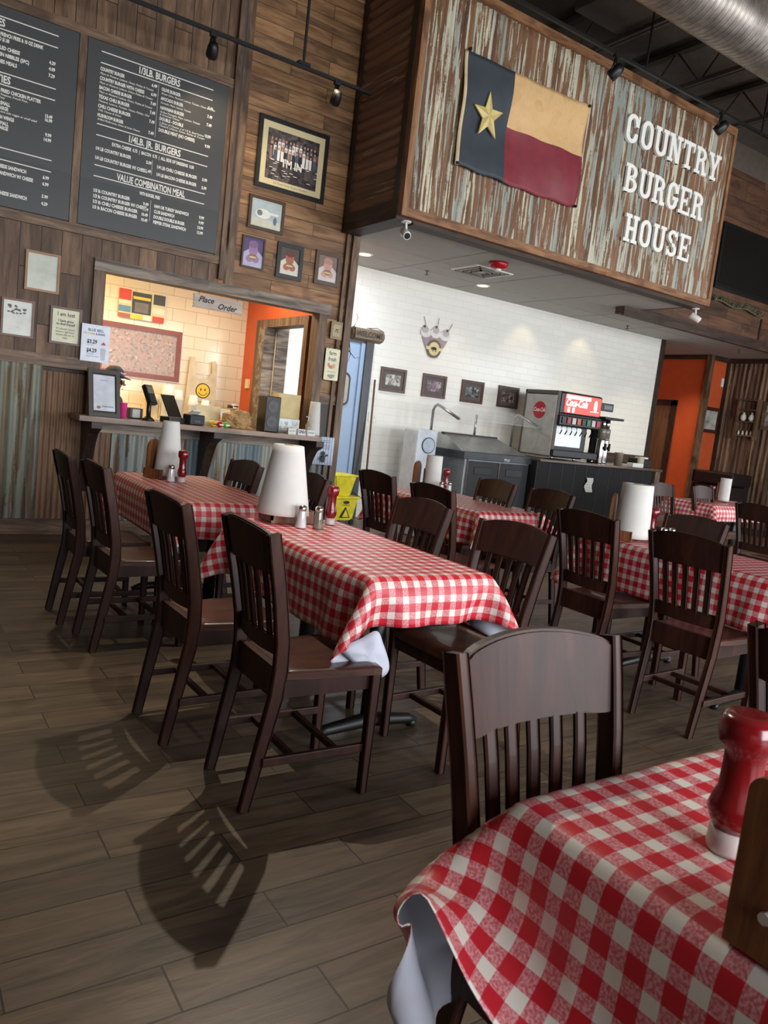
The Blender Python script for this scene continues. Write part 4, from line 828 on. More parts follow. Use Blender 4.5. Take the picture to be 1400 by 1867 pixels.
for k, (x, c, lb) in enumerate(((5.81, [(40, 40, 40), (120, 118, 110), (206, 204, 192)], 'brown framed square photo nearest the swing door on the white wall'), (6.535, [(48, 38, 50), (112, 84, 96), (190, 180, 184)], 'brown framed square photo second from the swing door on the white wall'), (7.26, [(28, 30, 32), (70, 72, 74), (170, 172, 170)], 'brown framed square photo third from the swing door, above the sneeze guard'), (7.99, [(36, 30, 30), (110, 92, 84), (210, 204, 194)], 'brown framed square photo nearest the drinks machine on the white wall'))):
    frame('framed_photo', lb, 'framed picture', x, x+.43, 1.79, 2.12, 9.0, 0.035, col((84, 58, 46), .4), art_sq(0), [photo('square_photo', c, 22, k*3.3)], mat_m=col((88, 80, 78), .7), mw=.055)
t = thing('light_switch', 'white double light switch plate on the tiled wall by the swing door', 'light switch', (5.69, 8.99, 1.35))
bm = NB(); box(bm, 0, .14, 0, .01, 0, .13, bev=.003); obj('plate', bm, M_white, t); bm = NB(); box(bm, .035, .05, -.008, 0, .05, .08); box(bm, .09, .105, -.008, 0, .05, .08); obj('toggle', bm, M_white, t)
bm = NB(); tube(bm, [(5.67, 8.9, 1.92), (5.60, 8.72, 0.02)], .014, 8); o = obj('mop', bm, col((84, 54, 36), .5)); tag(o, 'thin brown wooden mop leaning by the swing door jamb', 'mop')
def art_far(bm, a, b_, c, e): bg(bm, a, b_, c, e)
frame('framed_photo', 'dark framed black and white photo on the far orange wall', 'framed picture', 13.66, 14.2, 1.86, 2.37, 9.27, 0.07, col((70, 36, 24), .4), art_far, [photo('snow_photo', [(60, 60, 62), (170, 168, 160), (206, 204, 196)], 5)])
bm = NB(); box(bm, 0, .07, -.02, 0, 0, .17, bev=.004); o = obj('thermostat', bm, M_white, loc=(14.09, 9.27, 2.80)); tag(o, 'small white sensor box high on the far orange wall', 'sensor')
# shelf and photo on the right corrugated wall (faces -x)
t = thing('wall_shelf', 'rustic wooden wall shelf with little white jars on the far corrugated wall', 'shelf', (14.22, 8.84, 1.80), -PI/2)
bm = NB(); box(bm, 0, .035, -.12, 0, 0, .78); box(bm, .40, .435, -.12, 0, 0, .78)
obj('side_panel', bm, M_trimz, t)
for z in (.06, .33, .56, .75): bm = NB(); box(bm, .035, .40, -.12, 0, z, z+.025); obj('shelf_board', bm, M_trimx, t)
for k in range(4):
    bm = NB(); lathe(bm, [(.015, 0), (.022, .02), (.018, .05), (.006, .09)], 10); o = obj('small_jar', bm, M_white, loc=(14.16, 8.76-.085*k, 1.886)); tag(o, 'tiny white bottle on the lowest shelf board, %s from the left' % ordn[k], 'bottle', 'tiny bottles on the rustic wall shelf')
for k in range(2):
    bm = NB(); lathe(bm, [(.03, 0), (.06, .05), (.05, .11), (.02, .14), (.022, .17)], 12); o = obj('white_jug', bm, M_white, loc=(14.16, 8.71-.17*k, 2.156)); tag(o, 'small white jug on the middle shelf board, %s one' % ('left', 'right')[k], 'jug', 'white jugs on the rustic wall shelf')
frame('framed_photo', 'wide dark framed photo right of the rustic wall shelf', 'framed picture', 0, .55, 2.02, 2.56, 8.36, 0.07, M_trimx, art_far, [photo('far_photo', [(50, 60, 74), (120, 124, 126), (190, 190, 184)], 8, 4)], rotz=-PI/2, X=14.22)
t = thing('storage_cabinet', 'black covered cabinet standing in the far right corner', 'cabinet', (13.55, 8.35, 0))
bm = NB(); box(bm, 0, .62, 0, .78, 0, 0.86, bev=.02); obj('body', bm, col((36, 26, 24), .5), t); bm = NB(); box(bm, -.04, .62, -.03, .80, .88, 1.12, bev=.03); obj('top_cover', bm, col((30, 22, 21), .45), t)

# ================================================================== KITCHEN THINGS
t = thing('kitchen_shelf', 'cream work shelf along the kitchen tile wall', 'shelf', (0, 0, 0))
bm = NB(); box(bm, 1.0, 4.05, 9.15, 9.74, 1.06, 1.10); obj('shelf_top', bm, M_white, t); bm = NB(); box(bm, 1.0, 4.05, 9.2, 9.74, 0, 1.06); obj('base', bm, M_steelp, t)
def cups(x, y, z, n, r0, lb, grp, m=M_white, bowl_=False):
    t = thing('cup_stack' if not bowl_ else 'bowl_stack', lb, 'cup stack' if not bowl_ else 'bowl stack', (x, y, z), group=grp)
    bm = NB(); H = .11 if not bowl_ else .05; st = .022 if not bowl_ else .035
    prof = []
    for k in range(n): prof += [(r0, k*st), (r0+.003, k*st+.004), (r0*.985, k*st+st*.9)]
    zt = n*st; prof += [(r0*.98, zt), (r0*.72, zt+H)]
    lathe(bm, prof, 20); obj('stack', bm, m, t)
g = 'stacks of white paper cups on the kitchen shelf'
cups(2.98, 9.3, 1.10, 14, .082, 'tallest stack of white cups beside the bowls behind the card terminal', g); cups(3.15, 9.45, 1.10, 12, .074, 'second stack of white cups behind the tablet stand', g)
cups(3.30, 9.3, 1.10, 10, .064, 'third stack of white cups, left of the bag with the smiling face', g); cups(3.44, 9.25, 1.10, 8, .062, 'rightmost stack of white cups beside the food boxes', g)
cups(2.80, 9.36, 1.10, 7, .095, 'stack of cream foam bowls left of the white cups', None, col((214, 196, 158), .6), True)
t = thing('shirt_bag', 'pale plastic shopping bag with a yellow smiling face hanging on the kitchen tiles', 'bag', (3.32, 9.70, 1.14))
bm = NB(); B = [(0, 0), (.42, 0), (.40, .72), (.37, .76), (.33, .74), (.34, .60), (.30, .52), (.16, .50), (.12, .56), (.12, .70), (.09, .78), (.03, .77)]
prism(bm, B, -.02, .01); obj('bag_body', bm, col((206, 190, 160), .5, var=.08), t)
bm = NB(); ell(bm, .23, .36, .098, .098, -.022, 0, 28); ell(bm, .23, .36, .085, .085, -.0225, 1, 28)
for s in (-1, 1): ell(bm, .23+s*.028, .375, .008, .018, -.024, 0, 10)
for q in band(arcpts(.23, .36, .066, .062, 200, 340), arcpts(.23, .36, .058, .054, 200, 340)): flat(bm, q[1], -.024, 0)
tx(bm, 'HAVE A NICE DAY', .23, .205, .035, -.0225, 0, .8, 'CENTER', 0, .0008); tx(bm, 'THANK YOU', .21, .15, .045, -.0225, 0, .9, 'CENTER', 0, .0015); obj('face_print', bm, [M_ink, col((226, 190, 40))], t)
def clam(x, y, z, w_, d_, h, lb, g=None):
    t = thing('food_box', lb, 'food box', (x, y, z), group=g)
    bm = NB(); prism(bm, [(.02, 0), (w_-.02, 0), (w_, h*.55), (0, h*.55)], 0, d_); obj('base', bm, M_paper, t); bm = NB(); prism(bm, [(-.005, h*.56), (w_+.005, h*.56), (w_-.02, h), (.02, h)], 0, d_); obj('lid', bm, col((222, 212, 184), .5), t)
clam(3.55, 9.25, 1.10, .24, .22, .11, 'foam food box on the kitchen shelf, lower one', 'foam food boxes'); clam(3.57, 9.26, 1.212, .22, .2, .09, 'foam food box on the kitchen shelf, upper one', 'foam food boxes')
t = thing('kitchen_basket', 'small basket of wrapped packets on the kitchen shelf near the orange wall', 'basket', (3.86, 9.45, 1.10))
bm = NB(); lathe(bm, [(.07, 0), (.09, .2), (.095, .22)], 14); obj('tub', bm, col((150, 120, 84), .5), t)
bm = NB(); random.seed(4)
for k in range(9): a = random.uniform(0, 6.3); box(bm, .05*math.cos(a)-.03, .05*math.cos(a)+.03, .05*math.sin(a)-.02, .05*math.sin(a)+.02, .2, .26+.02*random.random(), mi=k % 2, rot=(random.uniform(-.6, .6), 'X', (0, 0, .2)))
obj('packets', bm, [M_paper, col((60, 58, 64))], t)
bm = NB(); box(bm, 0, .035, -.09, 0, 0, .12, bev=.004); o = obj('wall_phone_box', bm, col((226, 206, 150), .5), loc=(4.065, 9.55, 1.60)); tag(o, 'small cream switch box on the orange kitchen wall', 'switch box')

# things on the serving counter (top at z=1.145)
CT = 1.146
t = thing('counter_menu_frame', 'slanted dark framed price list standing on the left end of the counter', 'framed menu', (1.60, 7.16, CT), 0.12)
R_ = (0.22, 'X', (0, 0, 0))
bm = NB(); fw, fh = .285, .43
for b4 in ((0, fw, 0, .028, 0, .035), (0, fw, 0, .028, fh-.035, fh), (0, .035, 0, .028, .035, fh-.035), (fw-.035, fw, 0, .028, .035, fh-.035)): box(bm, *b4, rot=(-.22, 'X', (0, 0, 0)))
obj('frame_border', bm, col((74, 66, 58), .5), t)
bm = NB(); box(bm, .035, fw-.035, .012, .02, .035, fh-.035, rot=(-.22, 'X', (0, 0, 0))); obj('backing', bm, M_black, t)
bm = NB(); box(bm, .045, fw-.045, .008, .012, .055, fh-.05, rot=(-.22, 'X', (0, 0, 0)))
sh = obj('sheet', bm, col((208, 214, 224), .4), t)
bm = NB(); tx(bm, 'Specialties', .14, .33, .016, .007, 0, 1, 'CENTER')
for k, z in enumerate((.28, .24, .20, .155)): tx(bm, '- - - - - -        - -', .06, z, .014, .007, 0, 1); tx(bm, '- - - - - - - - - -', .06, z-.012, .010, .007, 0, 1)
tx(bm, 'Country Burger', .12, .09, .02, .007, 0, .8, 'LEFT', 0, .0006); ell(bm, .09, .085, .018, .014, .007, 1)
o = obj('lettering', bm, [M_greyink, col((170, 110, 60))], t); o.rotation_euler.x = -.22
t = thing('pink_cup', 'bright pink paper cup beside the framed price list', 'cup', (1.93, 7.3, CT)); bm = NB(); lathe(bm, [(.028, 0), (.036, .14), (.037, .142)], 16); obj('cup_body', bm, col((232, 60, 150), .5), t)
t = thing('card_terminal', 'black card payment terminal on a stand on the counter', 'card reader', (2.16, 7.28, CT), 0.5)
bm = NB(); lathe(bm, [(.06, 0), (.05, .02), (.022, .04), (.022, .17), (.03, .18)], 14); obj('stand', bm, M_black, t)
bm = NB(); box(bm, -.05, .05, -.02, .025, .14, .34, bev=.008, rot=(-.5, 'X', (0, 0, .24))); tm = obj('terminal_body', bm, M_black, t)
bm = NB(); box(bm, -.036, .036, -.024, -.02, .245, .32, rot=(-.5, 'X', (0, 0, .24))); obj('screen', bm, col((120, 116, 96), .2), tm)
bm = NB()
for i in range(3):
    for j in range(4): box(bm, -.034+.025*i, -.016+.025*i, -.026, -.02, .16+.02*j, .172+.02*j, rot=(-.5, 'X', (0, 0, .24)))
obj('keys', bm, col((70, 72, 74)), tm)
t = thing('receipt_printer', 'small grey machine behind the card terminal', 'printer', (2.02, 7.42, CT)); bm = NB(); box(bm, 0, .13, 0, .12, 0, .10, bev=.01); obj('body', bm, col((60, 60, 62)), t); bm = NB(); box(bm, .03, .10, -.004, 0, .01, .09); obj('paper_slip', bm, M_paper, t)
t = thing('tablet_stand', 'black tablet leaning on a dark stand on the counter', 'tablet', (2.33, 7.26, CT), 0.35)
bm = NB(); box(bm, -.02, .17, -.07, .08, 0, .055, bev=.006, rot=(.0, 'X', (0, 0, 0))); obj('stand', bm, M_black, t)
bm = NB(); box(bm, .02, .175, -.02, -.008, .03, .30, bev=.004, rot=(-.62, 'X', (0, 0, .03))); obj('tablet', bm, M_black, t)
t = thing('card_reader_dock', 'small black card reader dock with a white screen on the counter', 'card reader', (2.52, 7.24, CT), 0.3)
bm = NB(); box(bm, 0, .17, -.06, .07, 0, .10, bev=.01); obj('body', bm, col((34, 38, 42)), t); bm = NB(); box(bm, .04, .14, -.05, .04, .11, .125, rot=(-.5, 'X', (0, 0, .1))); obj('screen', bm, M_white, t); bm = NB(); tx(bm, 'ready', .05, .03, .03, -.062, 0, 1, 'LEFT', 0, .0006); obj('lettering', bm, M_greyink, t)
for (x, c, lb) in ((2.79, (232, 186, 40), 'yellow plastic figure lying on the counter'), (2.86, (196, 30, 40), 'red plastic ball shaped toy on the counter'), (2.925, (90, 190, 90), 'green and white plastic toy on the counter')):
    t = thing('counter_toy', lb, 'toy', (x, 7.25, CT), group='small plastic toys on the counter'); bm = NB(); lathe(bm, [(.012, 0), (.03, .012), (.033, .03), (.024, .05), (.006, .06)], 14); obj('toy_body', bm, col(c, .3), t)
    bm = NB(); box(bm, -.012, .03, -.034, -.024, .02, .032); obj('toy_detail', bm, M_ink if c[0] > 230 else M_white, t)
t = thing('paper_bag', 'crumpled tan paper bag on the counter beside the black speaker', 'bag', (3.12, 7.42, CT))
bm = NB(); bmesh.ops.create_icosphere(bm, subdivisions=4, radius=1); random.seed(9)
from mathutils import noise as mn
for v in bm.verts:
    n_ = mn.noise(v.co*1.9)*.28+mn.noise(v.co*5)*.16; c0 = v.co*(1+n_); v.co = Vector((c0.x*.155, c0.y*.10, max(-.0, c0.z*.10+.085)))
obj('bag_body', bm, col((176, 140, 92), .7, var=.12), t)
t = thing('foam_tray', 'open cream foam tray on the counter behind the toys', 'food box', (2.74, 7.42, CT)); bm = NB(); prism(bm, [(.02, 0), (.24, 0), (.26, .05), (0, .05)], 0, .18); obj('base', bm, col((226, 210, 170), .6), t); bm = NB(); box(bm, 0, .26, .17, .18, .05, .20, rot=(-.3, 'X', (0, .18, .05))); obj('lid', bm, col((226, 210, 170), .6), t)
t = thing('loudspeaker', 'black two cone loudspeaker standing on the counter', 'speaker', (3.33, 7.22, CT), 0.12)
bm = NB(); box(bm, 0, .175, 0, .17, 0, .365, bev=.008); obj('cabinet', bm, M_black, t)
for z in (.262, .105):
    bm = NB(); lathe(bm, [(.062, -.004), (.055, .004), (.028, .012)], 24, (.078, 0, z), ax='Y'); cn = obj('speaker_cone', bm, col((78, 78, 80), .5), t); bm = NB(); lathe(bm, [(.02, -.006), (.018, .0)], 14, (.078, 0, z), ax='Y'); obj('dust_cap', bm, col((40, 40, 42), .4), cn)
t = thing('tissue_box', 'yellow-lit pale cardboard box standing behind the speaker', 'box', (3.60, 7.76, 1.10)); bm = NB(); box(bm, .04, .31, -.16, -.02, .05, .46, bev=.003); obj('carton', bm, col((206, 186, 130), .5), t)
t = thing('clear_container', 'clear plastic container behind the card holders', 'container', (3.57, 7.40, CT)); bm = NB(); box(bm, 0, .25, 0, .12, 0, .155, bev=.008); obj('tub', bm, col((170, 178, 176), .15), t); bm = NB(); box(bm, .03, .11, -.003, 0, .03, .12); box(bm, .16, .23, -.003, 0, .06, .13); obj('label_card', bm, photo('container_label', [(120, 120, 96), (190, 200, 200), (90, 84, 70)], 26), t)
for k, (x, lb, tx_, cc) in enumerate(((3.56, 'white business card holder, left of the three by the counter end', '', (150, 160, 170)), (3.672, 'white business card holder with dark blue lettering, middle of the three', 'CNU', (40, 50, 110)), (3.785, 'white business card holder with a teal stripe, right of the three', '', (60, 130, 150)))):
    t = thing('card_holder', lb, 'card holder', (x, 7.13, CT), group='business card holders on the counter'); bm = NB(); box(bm, 0, .09, 0, .05, 0, .02); box(bm, 0, .09, .004, .04, .015, .062, bev=.002); obj('holder', bm, M_paper, t)
    bm = NB()
    if tx_: tx(bm, tx_, .045, .022, .04, .003, 0, .9, 'CENTER', 0, .002)
    else: box(bm, .01, .08, .002, .004, .03, .038)
    obj('card_print', bm, col(cc), t)
t = thing('counter_bottle', 'small clear bottle with a pump beside the paper towel on the counter', 'bottle', (3.89, 7.34, CT)); bm = NB(); lathe(bm, [(.03, 0), (.03, .10), (.012, .13), (.012, .15)], 14); obj('bottle_body', bm, col((150, 140, 120), .15), t); bm = NB(); tube(bm, [(0, 0, .15), (0, 0, .19), (-.03, 0, .195)], .005, 8); obj('pump', bm, M_white, t)

# paper towel rolls
def roll(x, y, z, rt, rb, h, lb, tilt=0):
    t = thing('paper_towel_roll', lb, 'paper towel roll', (x, y, z), group=None)
    bm = NB(); prof = [(rb*.3, 0.0), (rb, 0.001)]+[(rb+(rt-rb)*k/10, h*k/10+.001) for k in range(1, 11)]+[(rt*.93, h+.004), (rt*.3, h+.002), (rt*.28, h-.05)]
    lathe(bm, prof, 36); o = obj('towel_paper', bm, M_towel, t)
    bm = NB(); lathe(bm, [(rt*.28, h-.04), (rt*.3, h+.006)], 16); obj('core_tube', bm, col((150, 126, 96)), t)
    if tilt: t.rotation_euler.y = tilt
    return t
roll(4.02, 7.46, CT, .055, .078, .36, 'tapered white paper towel roll on the right end of the counter')

# person at the register
t = thing('person', 'person in a dark cap and glasses standing behind the framed price list in the kitchen', 'person', (2.05, 8.22, 0), -0.5)
def skinned(verts, edges, radii, name, m, parent, sub=2):
    me = bpy.data.meshes.new(name); me.from_pydata(verts, edges, []); o = bpy.data.objects.new(name, me); C.objects.link(o); o.parent = parent
    s = o.modifiers.new('k', 'SKIN')
    for i, r_ in enumerate(radii):
        sv = me.skin_vertices[0].data[i]; sv.radius = (r_[0], r_[1]) if isinstance(r_, tuple) else (r_, r_)
    me.skin_vertices[0].data[0].use_root = True
    sb = o.modifiers.new('s', 'SUBSURF'); sb.levels = sub; sb.render_levels = sub
    me.materials.append(m); 
    dg = bpy.context.evaluated_depsgraph_get(); ev = o.evaluated_get(dg); me2 = bpy.data.meshes.new_from_object(ev); o.modifiers.clear(); o.data = me2
    for p in me2.polygons: p.use_smooth = True
    return o
skin_m = col((176, 124, 96), .5)
V = [(0, 0, .92), (0, 0, 1.08), (0, .0, 1.24), (0, 0, 1.33), (0.01, 0, 1.38), (0.02, 0, 1.45), (.02, 0, 1.53), (0, .17, 1.30), (.03, .24, 1.10), (.20, .20, 1.02), (.27, .18, 1.02), (0, -.17, 1.30), (.04, -.25, 1.12), (.22, -.20, 1.04), (.30, -.18, 1.04), (0, .09, .85), (.01, .10, .46), (0, .10, .07), (.10, .10, .04), (0, -.09, .85), (.01, -.10, .46), (0, -.10, .07), (.10, -.10, .04)]
Ed = [(0, 1), (1, 2), (2, 3), (3, 4), (4, 5), (5, 6), (2, 7), (7, 8), (8, 9), (9, 10), (2, 11), (11, 12), (12, 13), (13, 14), (0, 15), (15, 16), (16, 17), (17, 18), (0, 19), (19, 20), (20, 21), (21, 22)]
Rd = [(.11, .14), (.10, .135), (.11, .15), .06, .05, (.085, .07), (.09, .075), .055, .045, .032, .035, .055, .045, .032, .035, .085, .06, .045, .04, .085, .06, .045, .04]
skinned(V, Ed, Rd, 'body', skin_m, t)
bm = NB()  # face features
obj('nose', (lambda b: (lathe(b, [(.016, 0), (.010, .02), (.004, .03)], 10, (.105, 0, 1.455), ax='X'), b)[1])(bm), skin_m, t)
V2 = [(0, 0, .88), (0, 0, 1.08), (0, 0, 1.25), (0, .16, 1.29), (.02, .215, 1.18), (0, -.16, 1.29), (.02, -.225, 1.18)]
skinned(V2, [(0, 1), (1, 2), (2, 3), (3, 4), (2, 5), (5, 6)], [(.125, .165), (.118, .16), (.115, .15), .072, .062, .072, .062], 'shirt', col((50, 52, 44), .8), t)
bm = NB(); lathe(bm, [(.098, 1.515), (.100, 1.55), (.088, 1.60), (.05, 1.635), (.01, 1.64)], 20, (0.01, 0, 0)); prism(bm, [(.09, 1.525), (.165, 1.508), (.165, 1.515), (.09, 1.545)], -.065, .065)
cp = obj('cap', bm, col((52, 54, 68), .8), t)
bm = NB(); tx(bm, 'Country Burger', 0, 1.56, .026, -.102, 0, .9, 'CENTER', .1, .0006); o = obj('cap_lettering', bm, M_letter, cp); o.rotation_euler.z = PI/2*.55
bm = NB()
for s in (-1, 1): lathe(bm, [(.026, 0), (.026, .004)], 14, (.100, s*.034, 1.475), ax='X'); tube(bm, [(.10, s*.06, 1.48), (.0, s*.085, 1.48)], .003, 6)
obj('glasses', bm, M_black, t)
bm = NB(); 
for s in (-1, 1): lathe(bm, [(.004, -.02), (.02, 0), (.02, .012)], 10, (0.0, s*.088, 1.46), ax='X')
obj('ear', bm, skin_m, t)
bm = NB(); bmesh.ops.create_icosphere(bm, subdivisions=3, radius=1)
for v in bm.verts: v.co = Vector((v.co.x*.082-.02, v.co.y*.09, v.co.z*.085+1.50))
obj('hair', bm, col((40, 30, 24), .8), t)
bm = NB(); box(bm, .096, .104, -.022, .022, 1.405, 1.411); obj('mouth', bm, col((130, 70, 62)), t)

# ================================================================== DRINKS COUNTER AND PREP TABLE
t = thing('drinks_counter', 'long black panelled drinks counter with a thin wood top', 'counter', (0, 0, 0))
bm = NB(); box(bm, 7.86, 10.62, 7.76, 8.95, 1.065, 1.10, bev=.003); obj('counter_top', bm, wood('drinks_counter_top', (52, 40, 32), (84, 66, 52), (108, 88, 70), 'X', None, gs=12, rough=.3), t)
bm = NB(); box(bm, 7.86, 10.5, 7.82, 8.93, 0, 1.065); obj('base', bm, col((13, 13, 14), .8), t)
bm = NB()
for k in range(11): x = 7.86+.26*k; box(bm, x-.003, x+.003, 7.815, 7.82, .05, 1.05)
obj('panel_joint', bm, col((44, 45, 48), .4), t)
bm = NB(); box(bm, 10.48, 10.60, 7.78, 8.93, 0, 1.065); obj('end_post', bm, M_trimz, t)
bm = NB(); box(bm, 10.2, 11.7, 8.93, 8.99, 1.10, 1.27) ; tag(obj('back_ledge', bm, M_dkwoodx), 'dark wooden ledge on the tiled wall behind the drinks condiments', 'ledge')
t = thing('prep_table', 'black and stainless refrigerated prep table with a sloped lid', 'prep table', (0, 0, 0))
bm = NB(); box(bm, 6.63, 7.84, 7.97, 8.9, .12, 1.0, mi=0); obj('cabinet', bm, M_steelp, t)
bm = NB(); box(bm, 6.60, 7.86, 7.93, 8.92, 1.0, 1.10, bev=.005); obj('work_top', bm, col((60, 64, 68), .35, metal=.3), t)
for k, (a, b_) in enumerate(((6.69, 7.25), (7.27, 7.82))):
    bm = NB(); box(bm, a, b_, 7.94, 7.97, .16, .98, bev=.006); dd = obj('door', bm, col((30, 31, 34), .6), t); bm = NB(); box(bm, a+.12, b_-.12, 7.93, 7.942, .80, .90, bev=.004); obj('handle_recess', bm, col((24, 25, 27), .4), dd)
bm = NB(); box(bm, 6.64, 6.66, 7.93, 7.975, .14, 1.0); box(bm, 6.675, 6.685, 7.93, 7.975, .14, 1.0); box(bm, 7.255, 7.265, 7.935, 7.97, .16, .98); obj('door_seal_trim', bm, M_chrome, t)
bm = NB()
for (a, b_) in (((6.66), 8.0), (7.8, 8.0), (6.66, 8.85), (7.8, 8.85)): lathe(bm, [(.03, 0), (.03, .12)], 10, (a, b_, 0))
obj('caster', bm, M_black, t)
bm = NB(); a = [(6.64, 8.30, 1.08), (7.80, 8.30, 1.08), (7.72, 8.62, 1.315), (6.72, 8.62, 1.315)]; 
v_ = [bm.verts.new(p) for p in ((6.62, 8.02, 1.102), (7.84, 8.02, 1.102), (7.62, 8.5, 1.315), (6.66, 8.5, 1.315), (6.62, 8.88, 1.102), (7.84, 8.88, 1.102), (7.62, 8.62, 1.315), (6.66, 8.62, 1.315))]
for q in ((0, 1, 2, 3), (3, 2, 6, 7), (7, 6, 5, 4), (0, 3, 7, 4), (1, 5, 6, 2), (0, 4, 5, 1)): bm.faces.new([v_[i] for i in q])
obj('sloped_lid', bm, M_steel, t)
bm = NB(); box(bm, 6.64, 7.64, 8.48, 8.54, 1.295, 1.325); box(bm, 6.8, 7.84, 7.995, 8.03, 1.078, 1.10); obj('lid_edge_trim', bm, M_blackm, t)
bm = NB(); tx(bm, 'TRUE', 7.32, 1.01, .05, 7.928, 0, .9, 'LEFT', 0, .002); obj('badge', bm, M_chrome, t)
t = thing('sneeze_guard', 'glass sneeze guard on bent steel posts over the prep table', 'sneeze guard', (0, 0, 0))
for x in (6.42, 7.94):
    bm = NB(); tube(bm, [(x, 8.5, 1.06), (x, 8.5, 1.60), (x, 8.47, 1.66), (x, 8.41, 1.685), (x, 8.35, 1.67), (x, 7.92, 1.52)], .019, 10); obj('post', bm, M_steel, t)
bm = NB(); tube(bm, [(7.25, 8.55, 1.30), (7.25, 8.55, 1.62)], .017, 8); obj('middle_post', bm, M_steel, t)
gm, gnt, gb = new_mat('guard_glass'); gb.inputs['Base Color'].default_value = (.9, .95, .95, 1); gb.inputs['Roughness'].default_value = .03; gb.inputs['Alpha'].default_value = .13; gb.inputs['Specular IOR Level'].default_value = .8
bm = NB(); v_ = [bm.verts.new(p) for p in ((6.46, 8.42, 1.69), (7.92, 8.42, 1.69), (7.92, 7.92, 1.525), (6.46, 7.92, 1.525), (6.46, 8.42, 1.698), (7.92, 8.42, 1.698), (7.92, 7.92, 1.533), (6.46, 7.92, 1.533))]
for q in ((0, 1, 2, 3), (7, 6, 5, 4), (0, 4, 5, 1), (2, 6, 7, 3), (0, 3, 7, 4), (1, 5, 6, 2)): bm.faces.new([v_[i] for i in q])
obj('glass_shelf', bm, gm, t)
# white bin + brown bag behind the centre table
t = thing('white_bin', 'tall white waste bin with a round opening beside the prep table', 'bin', (6.22, 8.45, 0)); bm = NB(); box(bm, -.17, .17, -.17, .17, 0, 1.33, bev=.03); obj('bin_body', bm, col((196, 204, 212), .4), t)
bm = NB(); lathe(bm, [(.11, -.18), (.11, -.165)], 24, (0.02, 0, 1.12), ax='Y'); obj('opening_ring', bm, M_black, t); bm = NB(); lathe(bm, [(.098, -.184), (.098, -.175)], 24, (0.02, 0, 1.12), ax='Y'); obj('opening', bm, col((170, 184, 196), .5), t)
t = thing('drinks_machine', 'tall black and silver soda fountain with a round red logo and lit head', 'drinks machine', (8.17, 7.88, 1.10))
bm = NB()  # side profile in local: x is width, y depth; built as body with rounded top front
prof = rrect(0, .62, .0, 1.01, .05)
a = [bm.verts.new((0.0, .62-p[0], p[1])) for p in prof]; b_ = [bm.verts.new((.94, .62-p[0], p[1])) for p in prof]; n = len(prof)
# carve the recess by building upper head, back and foot separately
bm.free(); bm = NB(); box(bm, 0, .94, .22, .66, 0.03, .99, bev=.03); obj('body', bm, M_black, t)
bm = NB(); box(bm, -.012, .0, .03, .64, .055, .93) ; obj('side_panel', bm, col((176, 176, 170), .45), t)
bm = NB(); box(bm, -.02, 0.0, .0, .66, .03, .055); box(bm, -.02, .005, .64, .67, .03, .99); box(bm, -.02, .005, .0, .67, .94, .995, bev=.01); box(bm, 0, .06, .02, .25, .03, .98); obj('side_frame', bm, M_steel_d, t)
bm = NB(); box(bm, .06, .94, .0, .24, .66, 1.0, bev=.035); box(bm, .06, .94, .0, .06, .6, .68, bev=.01); obj('head', bm, M_black, t)
bm = NB(); lathe(bm, [(.125, -.018), (.125, -.013)], 30, (0, .34, .70), ax='X'); lg = obj('round_logo', bm, col((178, 22, 40), .3), t)
bm = NB(); tx(bm, 'Coca-Cola', 0, -.022, .082, 0, 0, .68, 'CENTER', .45, .0018); o = obj('logo_lettering', bm, M_letter, lg); o.location = (-.020, .34, .70); o.rotation_euler.z = -PI/2
bm = NB(); prism(bm, rrect(.13, .90, .70, .97, .03), -.008, .0); pn = obj('lit_panel', bm, plain('lit_red_panel', (226, 40, 26), .3, emit=1.3), t)
bm = NB(); box(bm, .15, .66, -.012, -.008, .905, .955); tx(bm, 'Coca-Cola', .14, .80, .15, -.012, 0, .70, 'LEFT', .4, .004); ell(bm, .78, .84, .035, .09, -.012); box(bm, .20, .24, -.012, -.008, .71, .78); box(bm, .30, .34, -.012, -.008, .71, .78); box(bm, .68, .86, -.012, -.008, .755, .762)
obj('lit_lettering', bm, plain('lit_white_lettering', (255, 236, 214), .3, emit=2.2), pn)
bm = NB(); box(bm, .05, .92, -.03, .22, .50, .66, bev=.02); obj('valve_hood', bm, M_black, t)
for k in range(8):
    bm = NB(); x = .09+.105*k; box(bm, x, x+.075, -.045, -.03, .54, .63, bev=.004); vv = obj('valve_label', bm, col([(30, 30, 32), (150, 40, 50), (196, 196, 190), (190, 90, 40), (30, 30, 32), (40, 110, 70), (190, 190, 186), (176, 30, 60)][k], .4), t)
    bm = NB(); tube(bm, [(x+.037, -.01, .50), (x+.037, -.02, .43), (x+.037, .01, .38)], .009, 8); obj('lever', bm, M_blackm, t)
bm = NB(); box(bm, .06, .80, .205, .22, .20, .50); obj('splash_plate', bm, M_steel, t)
bm = NB(); box(bm, .0, .94, -.04, .25, .05, .15, bev=.01); obj('drip_tray', bm, M_black, t)
bm = NB()
for x in (.04, .5, .9): lathe(bm, [(.015, 0), (.015, .055)], 8, (x, .02, 0))
obj('foot', bm, M_chrome, t)
bm = NB(); box(bm, .94, 1.22, .02, .06, .80, .92, bev=.006); pt = obj('side_display', bm, M_black, t); bm = NB(); box(bm, 1.0, 1.18, .014, .02, .83, .89); obj('screen', bm, plain('dim_display', (90, 96, 100), .3), pt)
